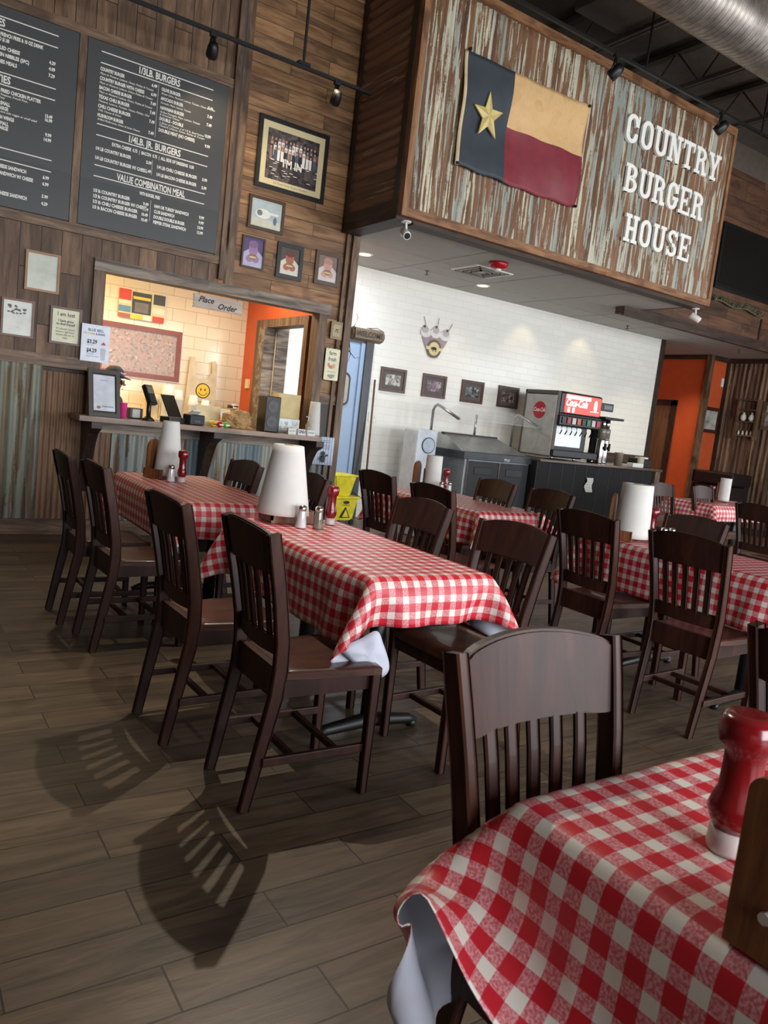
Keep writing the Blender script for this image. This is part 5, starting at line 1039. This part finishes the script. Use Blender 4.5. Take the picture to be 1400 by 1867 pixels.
for k, x in enumerate((9.31, 9.46)):
    t = thing('tea_urn', 'tall chrome tea dispenser, %s of the pair beside the drinks machine' % ('left', 'right')[k], 'tea urn', (x, 7.98+.05*k, 1.10), group='chrome tea dispensers')
    bm = NB(); lathe(bm, [(.075, 0), (.08, .02), (.08, .36), (.074, .38)], 24); t.scale = (.8, .8, 1); obj('tank', bm, M_chrome, t)
    bm = NB(); lathe(bm, [(.078, .385), (.08, .52), (.07, .54)], 24); obj('brew_funnel', bm, col((120, 112, 100), .2), t)
    bm = NB(); lathe(bm, [(.05, .54), (.05, .68)], 20); obj('lid_neck', bm, M_chrome, t)
    bm = NB(); box(bm, -.02, .02, -.13, -.07, .22, .27); box(bm, -.012, .012, -.14, -.11, .20, .32); obj('tap', bm, M_black, t)
bm = NB(); box(bm, 9.24, 9.68, 7.90, 8.18, 1.785, 1.82, bev=.01); box(bm, 9.3, 9.62, 8.16, 8.2, 1.10, 1.80); tag(obj('urn_rack', bm, M_black), 'black brewer rack behind and above the tea dispensers', 'rack')
for (x, y, r0, h, c, nm, lb) in ((9.86, 8.05, .07, .20, (126, 112, 96), 'utensil_crock', 'brown round crock of wrapped straws right of the tea dispensers'), (10.32, 7.98, .055, .17, (196, 188, 172), 'cup_stack', 'small stack of white cups near the end of the drinks counter'), (10.1, 8.2, .03, .24, (190, 186, 170), 'squeeze_bottle', 'clear squeeze bottle with a white tip on the drinks counter'), (10.02, 8.18, .028, .21, (170, 150, 120), 'squeeze_bottle', 'amber squeeze bottle left of the clear one on the drinks counter')):
    t = thing(nm, lb, nm.replace('_', ' '), (x, y, 1.10)); bm = NB()
    if nm == 'squeeze_bottle': lathe(bm, [(r0, 0), (r0, h*.6), (r0*.5, h*.75), (.012, h*.78), (.004, h)], 14)
    else: lathe(bm, [(r0*.9, 0), (r0, h*.9), (r0*1.05, h)], 18)
    obj('body', bm, col(c, .4), t)
t = thing('condiment_tray', 'white tray holding packets on the drinks counter', 'tray', (10.02, 7.88, 1.10)); bm = NB(); box(bm, 0, .26, 0, .12, 0, .06, bev=.004); obj('tray_body', bm, M_paper, t)
t = thing('napkin_bin', 'dark low bin with white napkins at the end of the drinks counter', 'napkin holder', (10.40, 8.0, 1.10)); bm = NB(); box(bm, 0, .24, 0, .3, 0, .14, bev=.01); obj('bin_body', bm, M_black, t); bm = NB(); box(bm, .05, .19, .05, .2, .14, .165); obj('napkins', bm, M_paper, t)
bm = NB(); nn = 6
for i in range(nn):
    for j in range(3):
        def P(i, j): return (i*.0+.02*math.sin(i*1.3)+j*.05, -.008*math.sin(i*1.1+j), -.036*i)
        q = bm.faces.new([bm.verts.new(p) for p in (P(i, j), P(i+1, j), P(i+1, j+1), P(i, j+1))])
o = obj('hanging_towel', bm, M_paper, loc=(8.90, 7.80, .88), smooth=True); md = o.modifiers.new('s', 'SOLIDIFY'); md.thickness = .003; tag(o, 'white cloth hanging on the front of the black drinks counter', 'cloth')
# yellow mop bucket
t = thing('mop_bucket', 'yellow wheeled mop bucket with a wringer by the swing door', 'mop bucket', (5.02, 8.45, 0), 0.2)
bm = NB(); v0 = [(-.20, -.16), (.20, -.16), (.20, .16), (-.20, .16)]; 
def hull(bm, z0, z1, k0, k1, mi=0, dx=0):
    a = [bm.verts.new((x*k0, y*k0, z0)) for x, y in v0]; b_ = [bm.verts.new((x*k1+dx, y*k1, z1)) for x, y in v0]
    for i in range(4): bm.faces.new((a[i], a[(i+1) % 4], b_[(i+1) % 4], b_[i])).material_index = mi
    bm.faces.new(a); bm.faces.new(b_)
hull(bm, .06, .36, .85, 1.08); bmesh.ops.bevel(bm, geom=list(bm.edges), offset=.02, segments=2, affect='EDGES'); box(bm, -.235, .235, -.19, .19, .345, .37, bev=.008); obj('tub', bm, M_yel, t)
bm = NB(); hull(bm, .37, .64, .62, .95, 0, -.03); bmesh.ops.bevel(bm, geom=list(bm.edges), offset=.015, segments=2, affect='EDGES'); box(bm, -.24, .17, -.165, .165, .63, .65, bev=.006); obj('wringer', bm, M_yel, t)
bm = NB(); prism(bm, [(-.08, .10), (.08, .10), (0, .24)], -.172, -.168); obj('warning_triangle', bm, M_ink, t); bm = NB(); prism(bm, [(-.055, .112), (.055, .112), (0, .21)], -.174, -.171); obj('triangle_centre', bm, M_yel, t)
bm = NB(); ell(bm, 0, .30, .05, .02, -.176); box(bm, -.05, .05, -.178, -.176, .262, .27); obj('maker_badge', bm, M_ink, t)
bm = NB(); tube(bm, [(.15, -.1, .42), (.26, -.16, .36), (.34, -.18, .28)], .006, 6); obj('handle', bm, M_blackm, t)
for (x, y) in ((-.16, -.12), (.16, -.12), (.16, .12), (-.16, .12)): bm = NB(); lathe(bm, [(.035, -.012), (.035, .012)], 14, (x, 0, .035), ax='Y'); o = obj('caster', bm, M_black, t); o.location = (0, y, 0)

# ================================================================== CHAIRS
def make_chair():
    t = thing('dining_chair', '', 'chair')
    px = lambda z: np.interp(z, [0, .2, .42, .52, .62, .80, 1.02], [-.262, -.225, -.182, -.176, -.182, -.215, -.268])
    zs = [0, .1, .2, .32, .42, .52, .62, .72, .82, .92, 1.004]
    for s in (-1, 1):
        bm = NB(); yy = lambda z: s*np.interp(z, [0, .5, 1.0], [.172, .182, .214])
        sweep(bm, [(px(z), yy(z), z) for z in zs], .030, [.040, .043, .046, .050, .053, .054, .052, .050, .050, .050, .046]); obj('leg', bm, M_chair, t)
        bm = NB(); sweep(bm, [(.212, s*.196, 0), (.212, s*.198, .25), (.212, s*.2, .475)], .038, [.030, .036, .042]); obj('leg', bm, M_chair, t)
        bm = NB(); box(bm, -.215, .20, s*.187-.010, s*.187+.010, .165, .197, bev=.003); obj('side_stretcher', bm, M_chair, t)
    bm = NB(); n = 14   # crest rail, curved in plan and arched on top
    def crest(bm, z0f, z1f, th, nn, yw, bowd):
        rows = []
        for i in range(nn+1):
            u = -1+2*i/nn; y = u*yw; bow = bowd*(1-u*u)
            ring = []
            for (z, dx) in ((z0f(u), 0), (z1f(u), 0), (z1f(u), -th), (z0f(u), -th)): ring.append(bm.verts.new((px(min(z, 1.02))-bow+dx+th*.5+.004, y, z)))
            rows.append(ring)
        for a, b_ in zip(rows, rows[1:]):
            for k in range(4): q = bm.faces.new((a[k], a[(k+1) % 4], b_[(k+1) % 4], b_[k]))
        bm.faces.new(rows[0]); bm.faces.new(rows[-1])
        es = [e for e in bm.edges if abs(e.verts[0].co.y-e.verts[1].co.y) > .001]
        bmesh.ops.bevel(bm, geom=es, offset=.005, segments=2, affect='EDGES')
    crest(bm, lambda u: .858, lambda u: .999+.026*(1-u*u)-.008*max(0, abs(u)-.85)/.15, .026, 16, .206, .030); obj('crest_rail', bm, M_chair, t)
    bm = NB(); crest(bm, lambda u: .560, lambda u: .632, .022, 10, .172, .022); obj('lower_back_rail', bm, M_chair, t)
    for k in range(5):
        u = -.66+.33*k; bm = NB(); zz = [.625, .68, .74, .80, .875]
        sweep(bm, [(px(z)-.027*(1-u*u)+.002, u*np.interp(z, [.6, .9], [.172, .192]), z) for z in zz], .034, .013); obj('slat', bm, M_chair, t)
    # saddle seat
    bm = NB(); nx_, ny_ = 12, 12; top, bot = {}, {}
    for i in range(nx_+1):
        for j in range(ny_+1):
            u, w_ = i/nx_, -1+2*j/ny_; x = -.155+.395*u; hw = .188+(.222-.188)*u
            if u > .9: x -= .012*abs(w_)**4
            dip = .012*math.exp(-((u-.45)/.3)**2)*(1-abs(w_)**3)
            top[i, j] = bm.verts.new((x, w_*hw, .508-dip-(.006 if i in (0, nx_) or j in (0, ny_) else 0))); bot[i, j] = bm.verts.new((x, w_*hw, .476))
    for i in range(nx_):
        for j in range(ny_):
            bm.faces.new((top[i, j], top[i+1, j], top[i+1, j+1], top[i, j+1])).smooth = True; bm.faces.new((bot[i, j+1], bot[i+1, j+1], bot[i+1, j], bot[i, j]))
    for i in range(nx_): bm.faces.new((top[i, 0], bot[i, 0], bot[i+1, 0], top[i+1, 0])); bm.faces.new((top[i+1, ny_], bot[i+1, ny_], bot[i, ny_], top[i, ny_]))
    for j in range(ny_): bm.faces.new((top[0, j+1], bot[0, j+1], bot[0, j], top[0, j])); bm.faces.new((top[nx_, j], bot[nx_, j], bot[nx_, j+1], top[nx_, j+1]))
    obj('seat', bm, M_seat, t)
    bm = NB()
    box(bm, -.16, .20, -.195, -.175, .415, .477); box(bm, -.16, .20, .175, .195, .415, .477); box(bm, .195, .215, -.185, .185, .415, .477); box(bm, -.185, -.160, -.165, .165, .40, .515)
    obj('apron', bm, M_chair, t)
    for x in (-.09, .09): bm = NB(); box(bm, x-.011, x+.011, -.18, .18, .168, .192, bev=.003); obj('cross_stretcher', bm, M_chair, t)
    return t
ch = make_chair()
chairs = [
 (1.385, 2.475, -.02, 1, 'dark wooden chair nearest the photographer on the left side of the front left table', 'chairs on the left side of the left tables'),
 (1.28, 3.09, .03, 1, 'dark wooden chair on the left of the front left table, second from its near end', 'chairs on the left side of the left tables'),
 (1.27, 4.30, .04, 1, 'dark wooden chair at the near left end of the table by the hatch', 'chairs on the left side of the left tables'),
 (1.21, 4.82, 0, 1, 'dark wooden chair farthest left in the photo, left of the table by the hatch', 'chairs on the left side of the left tables'),
 (2.19, 2.50, PI+.05, 1, 'dark wooden chair pushed in at the near right corner of the front left table', 'chairs on the right side of the left tables'),
 (2.19, 3.22, PI+.04, 1, 'dark wooden chair right of the front left table, second from its near end', 'chairs on the right side of the left tables'),
 (3.72, 2.32, .05, 1, 'dark wooden chair with its back to us left of the right hand table, nearer one', 'chairs around the right hand table'),
 (3.76, 3.02, .0, 1, 'dark wooden chair with its back to us left of the right hand table, farther one', 'chairs around the right hand table'),
 (3.46, 4.85, .02, 1, 'nearly black wooden chair standing left of the centre table toward the yellow bucket', 'chairs around the centre table'),
 (3.41, 4.08, .02, 1, 'nearly black wooden chair at the near left of the centre table', 'chairs around the centre table'),
 (4.10, 4.76, PI, 1, 'dark wooden chair behind the centre table in front of the prep table doors', 'chairs around the centre table'),
 (4.14, 4.17, PI, 1, 'dark wooden chair behind the near right corner of the centre table', 'chairs around the centre table'),
 (4.22, 2.96, PI, 1, 'dark wooden chair beyond the right hand table facing us, partly hidden by the near chair', 'chairs around the right hand table'),
 (1.92, 4.95, PI+.04, 1, 'dark wooden chair right of the table by the hatch, below the serving counter', 'chairs on the right side of the left tables'),
 (2.08, 4.30, PI+.04, 1, 'dark wooden chair hidden mostly behind the wide paper roll and ketchup bottle', 'chairs on the right side of the left tables'),
 (1.10, .75, -PI/2+.03, (1.0, 1.01, 1.025), 'large dark wooden chair in the foreground behind the blurred gingham table', 'foreground chairs'),
 (2.215, 0.85, 0, 1, 'dark wooden chair at the right edge of the photo above the big ketchup bottle', 'foreground chairs'),
 (8.08, 5.62, -PI/2, 1, 'brown wooden chair at the left end of the far right table', 'chairs around the far right table'),
 (8.92, 5.62, -PI/2, 1, 'brown wooden chair behind the far right table in front of the orange wall', 'chairs around the far right table'),
 (7.2, 3.95, -.1, 1, 'brown wooden chair with its slatted back to us in front of the far right table', 'chairs around the far right table'),
]
for k, (x, y, a, s, lb, g) in enumerate(chairs):
    if k == 0: ch.location = (x, y, 0); ch.rotation_euler.z = a; ch['label'] = lb; ch['group'] = g
    else: dup(ch, (x, y, 0), a, lb, g, s)

# ================================================================== TABLES AND CLOTHS
TZ = 0.80
def table(x0, x1, y0, y1, lb, group='gingham covered dining tables'):
    cx, cy = (x0+x1)/2, (y0+y1)/2; w_, l_ = x1-x0, y1-y0
    t = thing('dining_table', lb, 'table', (cx, cy, 0), group=group)
    bm = NB(); box(bm, -w_/2+.016, w_/2-.016, -l_/2+.016, l_/2-.016, TZ-.03, TZ+.006, bev=.008); obj('table_top', bm, M_dkwood, t)
    ln = l_ >= w_
    for s in (-1, 1):
        ox, oy = (0, s*(l_/2-.36)) if ln else (s*(w_/2-.36), 0)
        bm = NB(); lathe(bm, [(.038, .05), (.038, TZ-.03)], 14, (ox, oy, 0)); obj('column', bm, M_blackm, t)
        bm = NB(); hw = .27
        if ln: tube(bm, [(ox-hw, oy, .022), (ox-hw+.05, oy, .04), (ox, oy, .062), (ox+hw-.05, oy, .04), (ox+hw, oy, .022)], [.018, .026, .036, .026, .018], 8)
        else: tube(bm, [(ox, oy-hw, .022), (ox, oy-hw+.05, .04), (ox, oy, .062), (ox, oy+hw-.05, .04), (ox, oy+hw, .022)], [.018, .026, .036, .026, .018], 8)
        for e in (-1, 1): lathe(bm, [(.022, 0), (.022, .03)], 10, (ox+(e*(hw-.02) if ln else 0), oy+(0 if ln else e*(hw-.02)), 0))
        obj('foot', bm, M_blackm, t)
        bm = NB(); box(bm, ox-.12, ox+.12, oy-.12, oy+.12, TZ-.04, TZ-.03); obj('mounting_plate', bm, M_blackm, t)
    return t
def cloth(x0, x1, y0, y1, hx, hy, lb, seed=0, pins=None, extra=(), sp=0.034, corner=.09, group='red gingham tablecloths', push=None, steps=170, subd=1):
    """a real drape: flat rectangle pinned on the table top, the overhang relaxed under gravity (position based dynamics)"""
    cx, cy = (x0+x1)/2, (y0+y1)/2; w_, l_ = x1-x0, y1-y0; top = TZ+.018
    (hx0, hx1), (hy0, hy1) = hx, hy
    def axis(h0, w0, h1):
        a = np.linspace(-w0/2-h0, -w0/2, max(3, round(h0/sp))+1); b_ = np.linspace(-w0/2, w0/2, round(w0/sp)+1); c_ = np.linspace(w0/2, w0/2+h1, max(3, round(h1/sp))+1)
        return np.concatenate([a[:-1], b_, c_[1:]])
    us, vs_ = axis(hx0, w_, hx1), axis(hy0, l_, hy1); nx_, ny_ = len(us)-1, len(vs_)-1
    U, V_ = np.meshgrid(us, vs_, indexing='ij'); P = np.stack([U, V_, np.full_like(U, top)], -1)
    rng = np.random.RandomState(seed); fixed = (np.abs(U) < w_/2+.001) & (np.abs(V_) < l_/2+.001)
    P[..., 2] += np.where(fixed, 0, rng.uniform(-.003, .003, U.shape))
    wgt = np.where(fixed, 0., 1.)
    # low frequency side pushes make folds
    ph = rng.uniform(0, 6, 4)
    pinlist = []
    if pins:
        for (iu, iv, tgt) in pins:
            i = 0 if iu < 0 else nx_; j = 0 if iv < 0 else ny_
            pinlist.append((i, j, np.array(tgt, float)-np.array([cx, cy, 0])))
    for (a, b_, tgt) in extra:   # offsets beyond the table corner, in metres of cloth
        i = int(np.abs(us-(a-w_/2 if a < 0 else a+w_/2)).argmin()); j = int(np.abs(vs_-(b_-l_/2 if b_ < 0 else b_+l_/2)).argmin())
        pinlist.append((i, j, np.array(tgt, float)-np.array([cx, cy, 0])))
    dx_, dy_ = us[1]-us[0], vs_[1]-vs_[0]; dd = math.hypot(dx_, dy_)
    cons = []
    def add(di, dj, rest, k):
        for pi_ in range(2):
            i0 = np.arange(0, nx_+1-di) if di >= 0 else None
            I, J = np.meshgrid(np.arange(0, nx_+1-di), np.arange(max(0, -dj), ny_+1-max(0, dj)), indexing='ij')
            par = ((I//max(di, 1) if di else J//max(abs(dj), 1)) % 2) == pi_
            I, J = I[par], J[par]; cons.append((I, J, I+di, J+dj, np.hypot(us[I+di]-us[I], vs_[J+dj]-vs_[J]), k))
    add(1, 0, dx_, 1.); add(0, 1, dy_, 1.); add(1, 1, dd, .55); add(1, -1, dd, .55); add(2, 0, 2*dx_, .25); add(0, 2, 2*dy_, .25); add(4, 0, 4*dx_, .03); add(0, 4, 4*dy_, .03)
    prev = P.copy(); g_ = -9.8; dt = .014
    for st_ in range(steps):
        vel = (P-prev)*.965; prev = P.copy()
        acc = np.zeros_like(P); acc[..., 2] = g_
        if st_ < 60:
            acc[..., 0] += np.sign(U)*1.6*np.maximum(0, np.abs(U)-w_/2)*8*np.sin(V_*11+ph[0]); acc[..., 1] += np.sign(V_)*1.6*np.maximum(0, np.abs(V_)-l_/2)*8*np.sin(U*12+ph[1])
        P = P + (vel + acc*dt*dt)*wgt[..., None]
        fr = min(1, st_/60)
        for it in range(7):
            for (a, b_, c_, e, rest, k) in cons:
                d_ = P[c_, e]-P[a, b_]; ln = np.linalg.norm(d_, axis=-1)+1e-9; wa, wb = wgt[a, b_], wgt[c_, e]; ws = wa+wb; ws[ws == 0] = 1
                s_ = (k*(ln-rest)/ln/ws)[..., None]*d_
                P[a, b_] += s_*wa[..., None]; P[c_, e] -= s_*wb[..., None]
            for (i, j, tg) in pinlist: P[i, j] += (tg-P[i, j])*fr*.8
            # table box, slightly rounded
            ax_, ay_ = np.abs(P[..., 0])-(w_/2+.004), np.abs(P[..., 1])-(l_/2+.004); az_ = P[..., 2]-top
            ins = (ax_ < 0) & (ay_ < 0) & (az_ < 0) & (P[..., 2] > .3) & ~fixed
            deep = np.stack([ax_, ay_, az_], -1); mx = deep.argmax(-1)
            m0, m1, m2 = ins & (mx == 0), ins & (mx == 1), ins & (mx == 2)
            P[..., 0] = np.where(m0, np.sign(P[..., 0])*(w_/2+.004), P[..., 0]); P[..., 1] = np.where(m1, np.sign(P[..., 1])*(l_/2+.004), P[..., 1]); P[..., 2] = np.where(m2, top, P[..., 2])
            P[fixed, 2] = top
    me = bpy.data.meshes.new('tablecloth'); idx = lambda i, j: i*(ny_+1)+j
    keep = np.ones(U.shape, bool)
    eu = np.minimum(us-us[0], us[-1]-us); ev = np.minimum(vs_-vs_[0], vs_[-1]-vs_)
    faces = []
    for i in range(nx_):
        for j in range(ny_):
            a, b_ = min(eu[i], eu[i+1])+dx_/2, min(ev[j], ev[j+1])+dy_/2
            if a < corner and b_ < corner and math.hypot(corner-a, corner-b_) > corner: continue
            faces.append((idx(i, j), idx(i+1, j), idx(i+1, j+1), idx(i, j+1)))
    me.from_pydata([tuple(p) for p in P.reshape(-1, 3)], [], faces)
    uv = me.uv_layers.new(name='UVMap'); UVc = np.stack([U+5, V_+5], -1).reshape(-1, 2)
    for lp in me.loops: uv.data[lp.index].uv = UVc[lp.vertex_index]
    for p in me.polygons: p.use_smooth = True
    me.materials.append(M_ging); me.materials.append(M_flannel)
    bmx = bmesh.new(); bmx.from_mesh(me); bmesh.ops.delete(bmx, geom=[v for v in bmx.verts if not v.link_faces], context='VERTS'); bmx.to_mesh(me); bmx.free()
    o = bpy.data.objects.new('tablecloth', me); C.objects.link(o); o.location = (cx, cy, 0)
    sb = o.modifiers.new('sub', 'SUBSURF'); sb.levels = subd; sb.render_levels = subd
    sd = o.modifiers.new('thick', 'SOLIDIFY'); sd.thickness = .002; sd.offset = -1; sd.material_offset = 1; sd.material_offset_rim = 0
    tag(o, lb, 'tablecloth', group); return o
table(1.60, 2.22, 2.38, 3.75, 'dining table under gingham cloth in the middle left of the room')
cloth(1.60, 2.22, 2.38, 3.75, (.30, .26), (.20, .24), 'red gingham cloth on the front left table with a white corner folded out', 1, extra=[(-.13, -.2, (1.505, 2.335, .585))])
def catmull(P, n=6):
    out = []
    for i in range(len(P)):
        p0, p1, p2, p3 = (Vector(P[(i+k) % len(P)]) for k in (-1, 0, 1, 2))
        for j in range(n):
            u = j/n; out.append(.5*((2*p1)+(p2-p0)*u+(2*p0-5*p1+4*p2-p3)*u*u+(3*p1-p0-3*p2+p3)*u**3))
    return out
fp = catmull([(1.475, .560), (1.55, .592), (1.615, .622), (1.655, .565), (1.695, .490), (1.697, .448), (1.66, .432), (1.59, .455), (1.52, .51)])
bm = NB(); cc_ = Vector((1.60, .53)); rings = []
for q_, dy in ((.25, -.014), (.5, -.012), (.75, -.008), (1, 0)): rings.append([bm.verts.new((cc_.x+(p.x-cc_.x)*q_, 2.334+dy+.006*math.sin(p.x*30), cc_.y+(p.y-cc_.y)*q_)) for p in fp])
bm.faces.new(rings[0])
for a, b_ in zip(rings, rings[1:]):
    for i in range(len(fp)): bm.faces.new((a[i], a[(i+1) % len(fp)], b_[(i+1) % len(fp)], b_[i]))
fo = obj('folded_corner', bm, M_flannel, smooth=True); clo = bpy.data.objects['tablecloth']; fo.parent = clo; fo.location = -Vector(clo.location); md = fo.modifiers.new('s', 'SOLIDIFY'); md.thickness = .003; fo['label'] = 'white flannel corner folded out'
table(1.49, 2.17, 4.22, 5.70, 'dining table under gingham cloth standing in front of the serving hatch')
cloth(1.49, 2.17, 4.22, 5.70, (.28, .26), (.22, .24), 'red gingham cloth on the table in front of the serving hatch', 2)
table(3.76, 4.46, 4.27, 5.62, 'dining table under gingham cloth in the centre of the room')
cloth(3.76, 4.46, 4.27, 5.62, (.27, .25), (.16, .24), 'red gingham cloth on the centre table before the prep table', 3)
table(3.95, 4.62, 2.0, 3.40, 'dining table under gingham cloth on the right side of the photo')
cloth(3.95, 4.62, 2.0, 3.40, (.30, .26), (.22, .24), 'red gingham cloth on the right hand table behind two chairs', 4)
table(8.78, 10.2, 5.6, 6.25, 'dining table under gingham cloth farthest away at the right edge')
cloth(8.78, 10.2, 5.6, 6.25, (.24, .24), (.22, .22), 'red gingham cloth on the farthest table at the right', 5, sp=.045)
table(0.92, 1.60, -0.55, 0.86, 'blurred dining table in the foreground under gingham cloth')
cloth(0.92, 1.60, -0.55, 0.86, (.31, .24), (.2, .40), 'blurred red gingham cloth on the foreground table at bottom right', 6, pins=[(-1, 1, (.775, .93, .40))], extra=[(-.31, .06, (.705, .82, .745)), (-.31, -.06, (.725, .79, .68)), (-.31, -.20, (.78, .72, .60)), (-.31, .17, (.735, .86, .66)), (-.02, .40, (.93, .885, .42)), (-.15, .40, (.85, .905, .38))], sp=.03)

# ================================================================== TABLE TOP THINGS
TT = TZ+.021
def caddy(x, y, rz, lb, back=True, w_=.20, d_=.13, bh=.30):
    t = thing('condiment_caddy', lb, 'caddy', (x, y, TT), rz)
    bm = NB(); box(bm, -w_/2, w_/2, -d_/2, d_/2, 0, .014); box(bm, -w_/2, w_/2, -d_/2, -d_/2+.012, .014, .065); box(bm, -w_/2, w_/2, d_/2-.012, d_/2, .014, .065); box(bm, -w_/2, -w_/2+.012, -d_/2, d_/2, .014, .065); box(bm, w_/2-.012, w_/2, -d_/2, d_/2, .014, .065); obj('tray', bm, M_caddy, t)
    if back:
        bm = NB(); prism(bm, [(-.07, 0), (.07, 0)]+[(.07*math.cos(a), bh-.07+.07*math.sin(a)) for a in [PI*k/10 for k in range(11)]], d_/2, d_/2+.016); obj('back_board', bm, M_caddy, t)
    bm = NB(); lathe(bm, [(.008, .014), (.008, .2)], 8); obj('roll_peg', bm, M_caddy, t)
    return t
def shaker(x, y, lb, m, s=1.0):
    t = thing('glass_shaker', lb, 'shaker', (x, y, TT), group=None)
    bm = NB(); lathe(bm, [(.029, 0), (.030, .006), (.020, .085), (.019, .092)], 10); obj('glass_body', bm, m, t)
    bm = NB(); lathe(bm, [(.0215, .088), (.0225, .10), (.021, .112), (.010, .118)], 14); obj('chrome_cap', bm, M_chrome, t); t.scale = s if isinstance(s, tuple) else (s, s, s)
M_saltg = plain('salt_filled_glass', (206, 206, 204), .12, coat=1); M_pepg = plain('pepper_filled_glass', (116, 108, 96), .12, coat=1)
def ketchup(x, y, lb, s=1.0, z=TT):
    t = thing('ketchup_bottle', lb, 'ketchup bottle', (x, y, z)); 
    bm = NB(); lathe(bm, [(.027, 0), (.028, .006), (.027, .035), (.022, .038)], 24); obj('cap', bm, M_ketcap, t)
    bm = NB(); lathe(bm, [(.024, .036), (.030, .05), (.034, .065), (.030, .085), (.025, .10), (.024, .15), (.026, .165), (.034, .175), (.036, .19), (.035, .212), (.028, .222), (.01, .220)], 28); obj('bottle_body', bm, M_ket, t); t.scale = s if isinstance(s, tuple) else (s, s, s)
caddy(1.86, 3.64, 0, 'low wooden caddy under the wide paper roll on the front left table', False, .26, .16)
roll(1.82, 3.62, TT+.045, .080, .142, .36, 'wide flared white paper towel roll on the front left table')
shaker(1.84, 3.44, 'salt shaker filled white on the front left table', M_saltg); shaker(1.93, 3.42, 'brown pepper shaker beside the salt on the front left table', M_pepg); ketchup(2.08, 3.56, 'red ketchup bottle behind the shakers on the front left table', .95)
caddy(1.73, 5.42, 0.6, 'wooden caddy with a rounded back board on the table by the hatch', True, .22, .14, .27)
roll(1.77, 5.40, TT+.02, .058, .10, .385, 'tall tapered white paper towel roll on the table by the hatch')
shaker(1.73, 5.20, 'salt shaker in front of the roll on the table by the hatch', M_saltg); ketchup(1.80, 5.18, 'red ketchup bottle on the table by the hatch', 1.0)
caddy(4.11, 5.46, 0.5, 'wooden caddy with a rounded back on the centre table', True, .20, .13, .26)
roll(4.16, 5.40, TT+.02, .072, .078, .30, 'white paper towel roll on the centre table')
shaker(4.13, 5.22, 'left shaker in front of the roll on the centre table', M_saltg); shaker(4.20, 5.20, 'right shaker in front of the roll on the centre table', M_saltg); ketchup(4.33, 5.42, 'red ketchup bottle on the centre table', .95)
caddy(4.10, 3.22, 0.5, 'wooden caddy with a rounded back on the right hand table', True, .24, .15, .29)
roll(4.13, 3.18, TT+.02, .098, .115, .345, 'thick white paper towel roll on the right hand table')
shaker(4.22, 3.0, 'left chrome topped shaker on the right hand table', M_saltg); shaker(4.29, 2.99, 'right chrome topped shaker on the right hand table', M_saltg); ketchup(4.36, 3.2, 'red ketchup bottle behind the roll on the right hand table', .95)
caddy(9.5, 5.95, 0.5, 'wooden caddy on the farthest table', True, .2, .13, .26)
roll(9.45, 5.9, TT+.02, .07, .072, .30, 'small white paper towel roll on the farthest table'); ketchup(9.25, 5.95, 'red ketchup bottle on the farthest table', .95)
# foreground caddy and bottle
ketchup(1.135, .60, 'large blurred red ketchup bottle in the right foreground', (1.24, 1.24, 1.0))
t = thing('condiment_caddy', 'blurred wooden caddy panel at the right edge of the foreground table', 'caddy', (.938, .475, TT), -PI/2)
bm = NB(); prism(bm, [(0, 0), (.26, 0)]+rrect(0, .26, 0, .225, .022)[:12], -.018, 0); obj('back_board', bm, M_caddy, t); bm = NB(); box(bm, 0, .26, 0, .14, 0, .014); box(bm, 0, .012, 0, .14, .014, .06); box(bm, .248, .26, 0, .14, .014, .06); box(bm, .012, .248, .128, .14, .014, .06); obj('tray', bm, M_caddy, t)
bm = NB(); tube(bm, [(.05, -.018, .06), (.05, -.026, .06)], .008, 8); obj('screw_cap', bm, M_ketcap, t)
